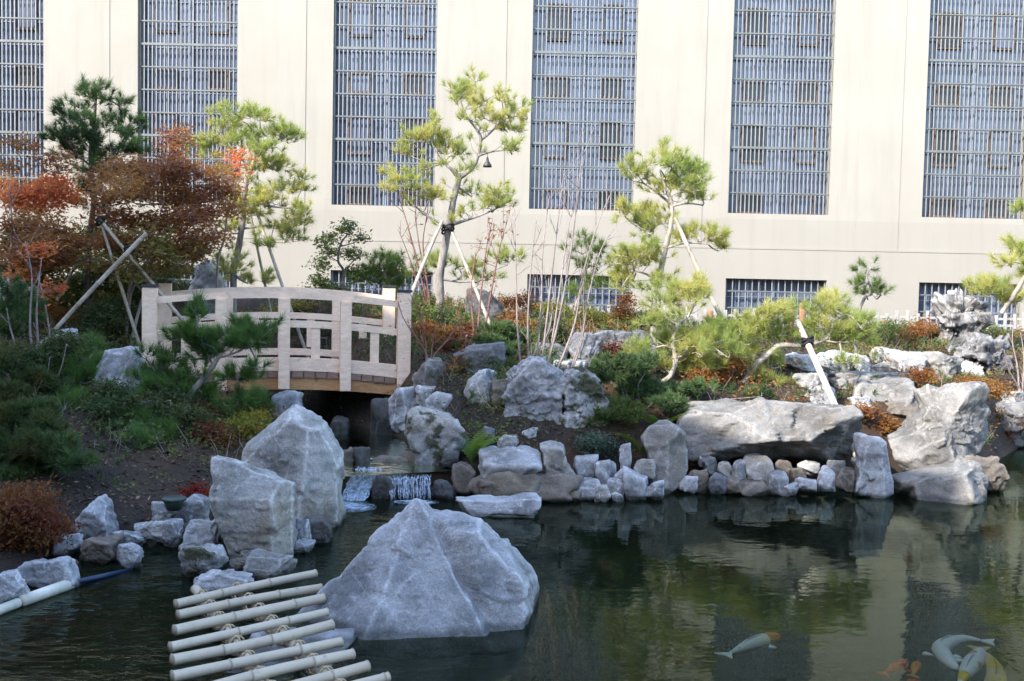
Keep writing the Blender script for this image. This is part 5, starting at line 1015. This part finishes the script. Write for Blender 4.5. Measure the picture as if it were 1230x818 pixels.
# bare stems
def bare(name, label, Y, stems, bark, seed, twigs=6, leaf=None, lp=(), group=None, r0=1.6, cat='shrub'):
    rng = np.random.RandomState(seed); b = MB(); px = Y/F; ends = []
    base = P(*stems[0][0], Y); g0 = gz(base[0], base[1])
    for st in stems:
        dyy = rng.uniform(-.25, .25)
        pts = np.array([P(x, y, Y+dyy*(i/(len(st)-1))) for i, (x, y) in enumerate(st)])
        if gz(*pts[0][:2]) < pts[0][2]: pts = np.vstack([[pts[0][0], pts[0][1], gz(*pts[0][:2])-.05], pts])
        n = len(pts); b.tube(pts, np.linspace(r0, .35, n)*px, 6, smooth=5, wob=.08, seed=seed)
        L = np.linalg.norm(pts[-1]-pts[0])
        for k in range(twigs):
            u = rng.uniform(.35, .97)*(n-1); i = min(int(u), n-2); p = pts[i]*(1-u+i)+pts[i+1]*(u-i); d = pts[i+1]-pts[i]; d /= np.linalg.norm(d)
            dv = d*.8+rng.normal(0, .38, 3); dv /= np.linalg.norm(dv); l = rng.uniform(.10, .30)*L*.6
            e = p+dv*l+[0, 0, l*.15]; b.tube([p, p+dv*l*.5, e], [.45*px, .33*px, .2*px], 4, smooth=2); ends += [p+dv*l*.5, e]
            for q in range(2):
                s = p+dv*l*rng.uniform(.3, .8); dw = dv+rng.normal(0, .45, 3); b.tube([s, s+dw*l*.35], [.27*px, .15*px], 3); ends.append(s+dw*l*.35)
    r = thing(name, label, cat, tuple(base), group); b.build('stems', M[bark], r, base, True)
    if leaf:
        E = np.array(ends); E = E[rng.rand(len(E)) < lp[0]]
        fb_ = MB(); tufts_leaves(fb_, E, E*0, lp[1], .03, lp[2], .3, rng); fb_.build('leaves', M[leaf], r, base)
    return r
bare('bare_shrub', 'tall bare multi stemmed shrub with white grey stems before the middle window', 12.4, [[(640, 505), (648, 460), (655, 400), (664, 320), (672, 250), (678, 205)], [(642, 505), (655, 450), (672, 380), (686, 300), (694, 230), (700, 180)], [(636, 505), (636, 450), (634, 390), (638, 320), (645, 260)], [(646, 505), (665, 455), (690, 390), (700, 330), (718, 270), (732, 235)], [(638, 505), (630, 470), (622, 400), (620, 330), (618, 260)], [(648, 505), (672, 470), (696, 420), (706, 360), (722, 300), (738, 275)], [(640, 505), (644, 440), (650, 370), (652, 300), (660, 235)], [(644, 505), (660, 430), (672, 350), (680, 290), (690, 240)], [(650, 505), (676, 475), (690, 430), (702, 395)], [(634, 505), (622, 480), (614, 455), (604, 440)], [(636, 505), (646, 470), (640, 430), (660, 395), (666, 340)]], 'twig', 5, 7, r0=2.0)
bare('bare_shrub', 'thin reddish sapling with a few orange leaves beside the dark upright rock', 13.6, [[(568, 470), (572, 420), (578, 350), (584, 300), (590, 270)], [(570, 470), (570, 410), (566, 350), (572, 300)], [(574, 470), (582, 400), (592, 340), (602, 290), (608, 270)], [(566, 470), (560, 420), (552, 380)]], 'twig_red', 8, 8, 'leaf_rust', (.5, 3, .028), r0=2.0)
bare('bare_shrub', 'thin bare stems with two orange leaves left of the tall middle pine', 15.8, [[(512, 362), (505, 330), (495, 290), (484, 252), (474, 225)], [(514, 362), (508, 320), (500, 270), (500, 240)], [(516, 362), (512, 330), (508, 290), (514, 250), (510, 230)], [(510, 362), (500, 335), (490, 305), (478, 275)]], 'twig_red', 11, 6, 'leaf_rust', (.10, 2, .03), r0=1.5)
bare('bare_shrub', 'dry reddish twiggy shrub against the right bridge post', 12.9, [[(512, 430), (510, 400), (505, 375), (492, 352)], [(518, 430), (522, 400), (530, 372), (534, 350)], [(514, 430), (500, 405), (486, 385), (478, 365)], [(520, 430), (540, 405), (552, 385)]], 'twig_red', 15, 8, 'leaf_rust', (.5, 3, .02), r0=1.3)
bare('bare_shrub', 'tangle of dry grey twigs on the mulch left of the white stems', 11.7, [[(600, 508), (590, 490), (575, 478), (566, 482)], [(602, 508), (612, 488), (606, 470)], [(606, 508), (620, 492), (632, 486)], [(598, 508), (585, 500), (572, 502)], [(604, 508), (598, 486), (588, 470)]], 'twig', 17, 8, r0=1.2)
bare('bare_shrub', 'grey bare stems standing among the dark shrubs at the left edge', 12.2, [[(42, 470), (40, 430), (36, 390), (38, 330), (30, 290)], [(46, 470), (46, 420), (44, 370), (50, 310)], [(40, 470), (28, 440), (14, 400), (8, 370)], [(48, 470), (56, 430), (60, 390)]], 'twig', 19, 6, r0=2.2)
bare('bare_shrub', 'pale leafless stems at the right edge below the yellow pine', 15.4, [[(1224, 470), (1222, 440), (1216, 410), (1218, 385)], [(1228, 470), (1230, 430), (1226, 400)], [(1226, 470), (1212, 445), (1206, 420)]], 'twig', 23, 6, 'leaf_rust', (.3, 2, .02), r0=1.6)
# low shrubs
SHR = [ # name, label, kind, foliage, px, py, rx, ry, Y(None=ground), dens
 ('shrub', 'dense dark green shrub filling the left edge of the bank', 'juniper', 'leaf_dark', [(22, 512, 40, 24), (48, 540, 30, 20), (10, 545, 26, 22), (60, 512, 24, 14), (30, 495, 36, 12)], 1.3),
 ('shrub', 'feathery russet shrub at the left edge above the blue grey rocks', 'sparse_spray', 'leaf_russet', [(18, 618, 30, 18), (48, 634, 22, 14), (6, 646, 20, 14), (34, 600, 24, 10), (30, 655, 30, 9), (60, 648, 14, 8), (2, 604, 16, 10)], 1.5),
 ('shrub', 'dark shrub below the crossing bamboo props', 'leaf_small', 'leaf_dark', [(120, 385, 32, 18), (150, 400, 22, 14), (96, 400, 24, 14), (140, 370, 26, 12), (165, 385, 14, 16)], 1.3),
 ('shrub', 'dark mass of shrub behind the left bridge post', 'leaf_small', 'leaf_dark', [(205, 340, 24, 14), (225, 350, 20, 12), (190, 330, 18, 12), (215, 325, 18, 10)], 1.2),
 ('shrub', 'dark leafy shrub on the left bank between bare grey stems', 'leaf_small', 'leaf_dark', [(60, 425, 26, 14), (30, 440, 26, 14), (80, 410, 20, 12), (14, 425, 20, 14), (50, 455, 26, 12), (28, 470, 26, 10)], 1.2),
 ('shrub', 'shaded green shrub with some yellow leaves under the dark pine at left', 'leaf', 'leaf_green', [(90, 340, 28, 16), (115, 330, 20, 12), (70, 360, 24, 14), (100, 365, 24, 14), (130, 345, 18, 12)], 1.1),
 ('shrub', 'yellow green shrub seen through the props at left', 'leaf', 'leaf_yellow', [(145, 345, 16, 12), (160, 360, 14, 12), (138, 362, 12, 10), (172, 340, 10, 10)], 1.0),
 ('shrub', 'low yellow green shrub beside the tall leaning boulder', 'leaf_small', 'leaf_yellow', [(292, 512, 20, 9), (306, 502, 14, 8), (280, 520, 12, 7)], 1.4),
 ('shrub', 'small dark red shrub left of the yellow green one', 'leaf_small', 'leaf_russet', [(258, 520, 18, 8), (240, 530, 14, 7), (268, 530, 12, 7)], 1.2),
 ('ground_plant', 'tiny red leaved plant beside the green light housing', 'leaf_small', 'red_leaf', [(234, 590, 9, 5), (242, 596, 6, 4)], 1.6),
 ('shrub', 'dark green mounded shrub behind the right bridge post', 'leaf_small', 'leaf_green', [(505, 362, 20, 11), (520, 372, 18, 10), (495, 376, 16, 9)], 1.5),
 ('shrub', 'sunlit yellow shrub seen through the middle of the bridge rail', 'leaf_small', 'leaf_yellow', [(358, 368, 22, 9), (385, 370, 20, 9), (335, 372, 18, 8), (420, 374, 20, 8)], 1.3),
 ('shrub', 'rusty low shrub right of the bridge under the twiggy stems', 'leaf_small', 'leaf_rust', [(505, 396, 20, 9), (530, 402, 18, 9), (518, 412, 16, 8)], 1.3),
 ('shrub', 'dark green shrub around the foot of the tall middle pine', 'leaf_small', 'leaf_green', [(535, 378, 24, 11), (555, 384, 20, 9), (520, 388, 18, 9), (548, 398, 22, 8)], 1.3),
 ('shrub', 'spreading juniper in front of the dark upright rock', 'juniper', 'juniper', [(598, 400, 22, 11), (622, 408, 20, 10), (610, 420, 18, 9), (588, 412, 16, 9)], 1.4),
 ('shrub', 'orange yellow shrub beneath the middle low window', 'leaf_small', 'leaf_rust', [(612, 364, 18, 11), (630, 360, 14, 10), (640, 374, 14, 9)], 1.3),
 ('shrub', 'rust coloured shrub right of the dark upright rock', 'leaf_small', 'leaf_rust', [(624, 390, 18, 10), (612, 382, 14, 8), (640, 394, 12, 8)], 1.2),
 ('shrub', 'dark shrub behind the bare white stems', 'leaf_small', 'leaf_dark', [(660, 392, 16, 12), (672, 404, 14, 10), (652, 406, 14, 10)], 1.2),
 ('shrub', 'yellow shrub in front of the low white fence at centre', 'leaf_small', 'leaf_yellow', [(700, 376, 15, 10), (712, 384, 14, 8), (692, 386, 12, 7), (664, 368, 14, 8)], 1.3),
 ('shrub', 'upright broadleaf shrub with bronze tints beside the long low slab', 'leaf', 'leaf_rust', [(752, 362, 9, 11), (748, 378, 12, 11), (758, 386, 12, 8)], 1.3),
 ('shrub', 'dark mound of shrub behind the white trunked pine', 'leaf_small', 'leaf_green', [(778, 380, 18, 10), (792, 388, 14, 8), (770, 390, 14, 7)], 1.3),
 ('shrub', 'purple tinged low shrub trailing over the long low slab', 'leaf_small', 'leaf_russet', [(742, 420, 18, 8), (758, 428, 16, 8), (734, 430, 12, 7)], 1.1),
 ('shrub', 'wide shaded juniper right of the rugged mossy boulder', 'juniper', 'juniper', [(742, 442, 26, 13), (766, 458, 28, 15), (788, 474, 26, 15), (752, 470, 22, 13), (806, 488, 20, 11), (775, 440, 20, 12), (730, 456, 16, 10)], 1.5),
 ('shrub', 'brownish feathery shrub above the middle pond edge', 'juniper', 'leaf_green', [(735, 494, 20, 13), (752, 500, 20, 14), (722, 506, 14, 10), (742, 512, 18, 9)], 1.5),
 ('shrub', 'orange rusty undergrowth beneath the leaning pine trunk', 'leaf_small', 'leaf_rust', [(862, 440, 20, 11), (848, 454, 18, 10), (880, 436, 14, 9), (866, 458, 18, 9)], 1.2),
 ('shrub', 'low green tufts at the foot of the leaning pine', 'juniper', 'juniper', [(842, 470, 22, 10), (868, 474, 18, 8), (820, 468, 18, 9), (915, 474, 20, 6)], 1.3),
 ('shrub', 'rust coloured shrub between the long boulder and the leaning pale boulder', 'leaf_small', 'leaf_rust', [(1050, 500, 20, 12), (1036, 496, 14, 9), (1062, 510, 14, 10), (1046, 514, 16, 8)], 1.5),
 ('shrub', 'small rusty shrub on the terrace behind the leaning pale boulder', 'leaf_small', 'leaf_rust', [(1104, 452, 14, 9), (1114, 458, 11, 8), (1096, 460, 11, 7)], 1.5),
 ('shrub', 'rusty ground shrubs spreading under the pitted rock', 'leaf_small', 'leaf_rust', [(1160, 462, 20, 9), (1180, 466, 18, 9), (1146, 466, 14, 8), (1196, 470, 16, 9), (1172, 474, 18, 7)], 1.3),
 ('shrub', 'dark russet plants at the right waterside', 'leaf_small', 'leaf_russet', [(1210, 512, 18, 9), (1226, 508, 14, 9), (1200, 520, 14, 7), (1196, 496, 12, 7)], 1.3),
 ('shrub', 'rusty shrub in front of the picket fence by the scholar rock', 'leaf_small', 'leaf_rust', [(1098, 398, 18, 10), (1112, 392, 14, 12), (1088, 406, 14, 7), (1124, 404, 12, 9)], 1.2),
 ('shrub', 'green shrub left of the fence behind the thin young pine', 'leaf_small', 'leaf_green', [(1060, 400, 18, 9), (1074, 392, 14, 9), (1046, 405, 16, 8)], 1.4),
 ('shrub', 'small pale green plant under the scholar rock', 'leaf_small', 'leaf_yellow', [(1140, 410, 10, 7), (1150, 414, 10, 6)], 1.3),
 ('shrub', 'low green shrub behind the scholar rock at right', 'leaf_small', 'leaf_green', [(1190, 398, 14, 7), (1206, 402, 14, 7)], 1.4),
 ('ground_plant', 'blue green mat plant on the middle pond edge', 'leaf_small', 'sedum', [(716, 532, 18, 8), (732, 540, 14, 7), (704, 540, 12, 6)], 1.8),
 ('ground_plant', 'small green cushion plant by the reddish stems', 'leaf_small', 'leaf_green', [(600, 440, 16, 7), (586, 434, 12, 6)], 1.6),
 ('ground_plant', 'small tuft plant hanging between the pond edge stones', 'leaf_small', 'sedum', [(652, 566, 6, 10), (660, 556, 6, 6)], 1.6),
 ('shrub', 'low dark shrub on the mulch between the pine shrubs of the left bank', 'leaf_small', 'leaf_dark', [(130, 470, 24, 10), (150, 484, 20, 9), (118, 488, 18, 9), (200, 512, 18, 8)], 1.2),
 ('shrub', 'wide low dark green shrub along the foot of the left bank planting', 'juniper', 'juniper', [(70, 540, 30, 16), (40, 562, 34, 14), (90, 556, 24, 12), (14, 572, 24, 12)], 1.3),
 ('shrub', 'green shaded shrub under the dark pine at the far left edge', 'juniper', 'leaf_dark', [(10, 445, 24, 18), (34, 458, 24, 14), (58, 470, 24, 14), (12, 478, 24, 14)], 1.3),
 ('shrub', 'olive brown shrub between the pale prop and the blue grey block', 'leaf_small', 'leaf_green', [(100, 430, 22, 12), (84, 418, 18, 10), (112, 446, 16, 10)], 1.2),
 ('shrub', 'shaded brownish shrub behind the maple trunks', 'leaf', 'leaf_rust', [(40, 370, 26, 14), (70, 385, 24, 14), (20, 385, 22, 12)], 1.0),
 ('shrub', 'dark dense shrub filling the gap between the maples and the bridge', 'leaf_small', 'leaf_dark', [(180, 385, 18, 16), (160, 345, 18, 14), (176, 360, 14, 14), (150, 330, 16, 10)], 1.3),
 ('shrub', 'dark green shrub tucked right behind the left bridge railing', 'leaf_small', 'leaf_green', [(225, 385, 26, 12), (260, 380, 26, 12), (295, 384, 24, 11), (240, 400, 26, 10)], 1.2),
 ('shrub', 'deep green shrub behind the bridge at its middle', 'leaf_small', 'leaf_dark', [(345, 395, 24, 12), (380, 398, 24, 12), (420, 398, 24, 12), (452, 396, 20, 12)], 1.2),
 ('shrub', 'brown twiggy undershrub on the soil below the dark upright rock', 'leaf', 'leaf_russet', [(560, 400, 22, 9), (540, 415, 18, 9), (575, 410, 16, 8)], .8),
 ('shrub', 'green brown undershrub between the rugged boulder and the reddish stems', 'leaf_small', 'leaf_green', [(590, 470, 14, 8), (572, 462, 12, 7), (610, 452, 12, 7)], 1.0),
 ('shrub', 'dull green undershrub at the back between the bare white stems and the pine', 'leaf_small', 'leaf_green', [(640, 420, 16, 8), (655, 424, 14, 7), (690, 430, 16, 6)], 1.0),
 ('shrub', 'mixed rusty undershrub on the soil left of the white stems', 'leaf', 'leaf_rust', [(560, 432, 14, 7), (545, 442, 12, 6), (620, 440, 12, 6)], .8),
 ('shrub', 'tall yellow green leafy shrub standing behind the maple trunks', 'leaf', 'leaf_green', [(115, 285, 30, 16), (150, 300, 30, 16), (190, 300, 26, 16), (225, 305, 24, 14), (90, 310, 28, 16), (130, 325, 30, 14), (170, 325, 26, 14), (205, 322, 20, 12), (60, 320, 26, 14)], 1.1),
 ('shrub', 'dark leafy shrub behind the orange maple at the left edge', 'leaf', 'leaf_dark', [(20, 290, 28, 16), (50, 300, 28, 16), (12, 325, 24, 16), (40, 335, 28, 14), (75, 345, 24, 12)], 1.1),
 ('shrub', 'dark ivy like shrub under the left end of the bridge', 'leaf_small', 'leaf_dark', [(205, 478, 18, 9), (222, 496, 20, 10), (240, 510, 18, 8), (186, 492, 16, 9)], 1.2),
]
for nm, lab, kind, fol, pads, dn in SHR:
    yb = max(p[1]+p[3]*.8 for p in pads); cx = np.mean([p[0] for p in pads]); bp = on(cx, yb); Y = bp[1]+.12
    if 'behind the maple trunks' in lab and 'tall' in lab or 'behind the orange maple' in lab: Y = 15.6
    sk = []
    for p in pads[:4]:
        e = [p[0], p[1]+p[3]*.3]; sk.append([(cx+(p[0]-cx)*.3, yb-1, 1.3), (cx+(p[0]-cx)*.7, (yb+e[1])/2, 1.0), (e[0], e[1], .6)])
    plant(nm, lab, 'shrub' if nm == 'shrub' else 'plant', Y, sk, pads, kind, fol, 'twig' if 'leaf' in fol else 'bark', dn, crown_name='foliage', stem_name='stems', twig=.0035, depth=.9, upb=.6, spacing=5.4)
# ferns
def fern(label, px, py, hpx, n, seed, wide=1.0):
    c = on(px, py); k = c[1]/F; rng = np.random.RandomState(seed); H_ = hpx*k; b = MB(); st = MB()
    for i in range(n):
        a = rng.uniform(0, 2*np.pi); dv = np.array([math.cos(a), math.sin(a), 0])*wide; l = H_*rng.uniform(.75, 1.2); t_ = np.linspace(0, 1, 15)
        pts = c+dv*(l*.6*t_**1.4)[:, None]+np.array([0, 0, 1])*(l*(t_*1.05-.35*t_**2.6))[:, None]
        st.tube(pts, np.linspace(.004, .001, 15), 4); d = np.gradient(pts, axis=0); d /= np.linalg.norm(d, axis=1)[:, None]; sd = np.cross(d, [0, 0, 1.0]); sd /= np.linalg.norm(sd, axis=1)[:, None]+1e-6
        for q in range(1, 15):
            w = l*.16*math.sin((q/15)**.7*np.pi*.95)+.004
            for s in (1, -1):
                e = pts[q]+sd[q]*s*w+d[q]*w*.45-[0, 0, w*.2]; h = d[q]*w*.2+.003
                b.add([pts[q]-h, (pts[q]+e)/2-h*.9+[0, 0, .004], e, (pts[q]+e)/2+h*.9, pts[q]+h], [[0, 1, 3, 4]], [[1, 2, 3]])
    r = thing('fern', label, 'fern', tuple(c), 'ferns at the pond edge'); st.build('stalks', M['fern'], r, c); b.build('fronds', M['fern'], r, c)
fern('green fern beside the mossy dome boulder', 566, 556, 46, 16, 1, 1.5)
fern('green fern below the wide juniper beside the upright pale block', 768, 548, 46, 15, 2, 1.5)
fern('fern with fronds leaning right behind the upright pale block', 792, 522, 40, 12, 3, 1.7)
fern('little yellowing fern under the long boulder', 955, 572, 14, 9, 4, 1.6)
# leaf litter and wood chips on the soil
rng = np.random.RandomState(77); n = 60000
X = rng.uniform(-8, 8, n); Yv = rng.uniform(6.5, 18, n); z = ground_z(X, Yv); ok = (z > .06) & (~inside(X, Yv, pond)) & (seg_dist(X, Yv, chan, False) > .75); X, Yv, z = X[ok], Yv[ok], z[ok]; n = len(X)
a = rng.uniform(0, 2*np.pi, n); s = rng.uniform(.010, .032, n); tl = rng.normal(0, .35, (n, 2)); w_ = s*rng.uniform(.3, .7, n)
u = np.stack([np.cos(a), np.sin(a), tl[:, 0]], 1)*s[:, None]; w2 = np.stack([-np.sin(a), np.cos(a), tl[:, 1]], 1)*w_[:, None]; c = np.stack([X, Yv, z+.008], 1)
v = np.stack([c-u, c-w2, c+u, c+w2], 1).reshape(-1, 3); mb = MB(); i = np.arange(n)*4; mb.add(v, np.stack([i, i+1, i+2, i+3], 1))
t = NT('leaf_litter'); ri = t.n('NewGeometry').outputs['Random Per Island']
t.base(t.ramp(ri, [(.0, (.02, .015, .011)), (.45, (.055, .036, .025)), (.75, (.10, .065, .04)), (.92, (.17, .09, .045)), (1, (.30, .22, .15))])); t.set(Roughness=.9)
o = mb.build('leaf_litter', t.m); o['kind'] = 'stuff'; o['label'] = 'brown wood chips and fallen leaves covering the soil'

# ground cover between the named plants: low mixed growth and dry twigs nobody could count
def cover(name, label, n, kind, fol, seed, hmax, keepf, msize=1.0):
    rng = np.random.RandomState(seed); X = rng.uniform(-8.5, 11, n); Y_ = rng.uniform(8.5, 18.5, n); z = ground_z(X, Y_)
    f = vnoise(np.stack([X*1.3, Y_*1.3, 0*X+seed], 1), seed)
    ok = (z > .2) & ~inside(X, Y_, pond) & (seg_dist(X, Y_, chan, False) > .8) & (f > keepf) & ~((X > 3.6) & (X < 6.3) & (Y_ < 15.2) & (rng.rand(n) < .75)) & ~((X < -2.6) & (Y_ < 9.9) & (rng.rand(n) < .8))
    X, Y_, z = X[ok], Y_[ok], z[ok]; m = len(X); hh = rng.uniform(.02, hmax, m); Cc = np.stack([X, Y_, z+hh], 1)
    D_ = rng.normal(0, .5, (m, 3)); D_[:, 2] = 1; D_ /= np.linalg.norm(D_, axis=1)[:, None]; b = MB(); K = KIND[kind]
    if kind == 'twigs':
        for c_, d_ in zip(Cc, D_):
            c0 = c_.copy(); c0[2] -= .12; e = c0+d_*rng.uniform(.12, .34)*msize; b.tube([c0, (c0+e)/2+rng.normal(0, .02, 3), e], [.0035, .003, .0015], 3, cap=False)
            b.tube([(c0+e)/2, (c0+e)/2+rng.normal(0, .08, 3)+[0, 0, .06]], [.0022, .001], 3, cap=False)
    elif K[0] == 'n': tufts_needles(b, Cc, D_, K[1]//2, K[2]*msize, K[3], K[4], rng)
    else: tufts_leaves(b, Cc, D_, K[1]//2, K[2], K[3]*msize, K[4], rng)
    o = b.build(name, M[fol]); o['kind'] = 'stuff'; o['label'] = label
KIND['twigs'] = ('t', 1, 0, 0, 0)
cover('ground_cover', 'low dark green ground cover between the shrubs', 11000, 'leaf_small', 'leaf_green', 101, .18, -.2)
cover('ground_cover', 'rusty and bronze low ground cover between the shrubs', 6500, 'leaf_small', 'leaf_rust', 102, .14, .08)
cover('ground_cover', 'tufts of grassy juniper like ground cover', 5200, 'juniper', 'juniper', 103, .13, .02)
cover('dry_twigs', 'dry grey twigs and stems standing among the ground cover', 3000, 'twigs', 'twig', 104, .10, -.1, 1.3)
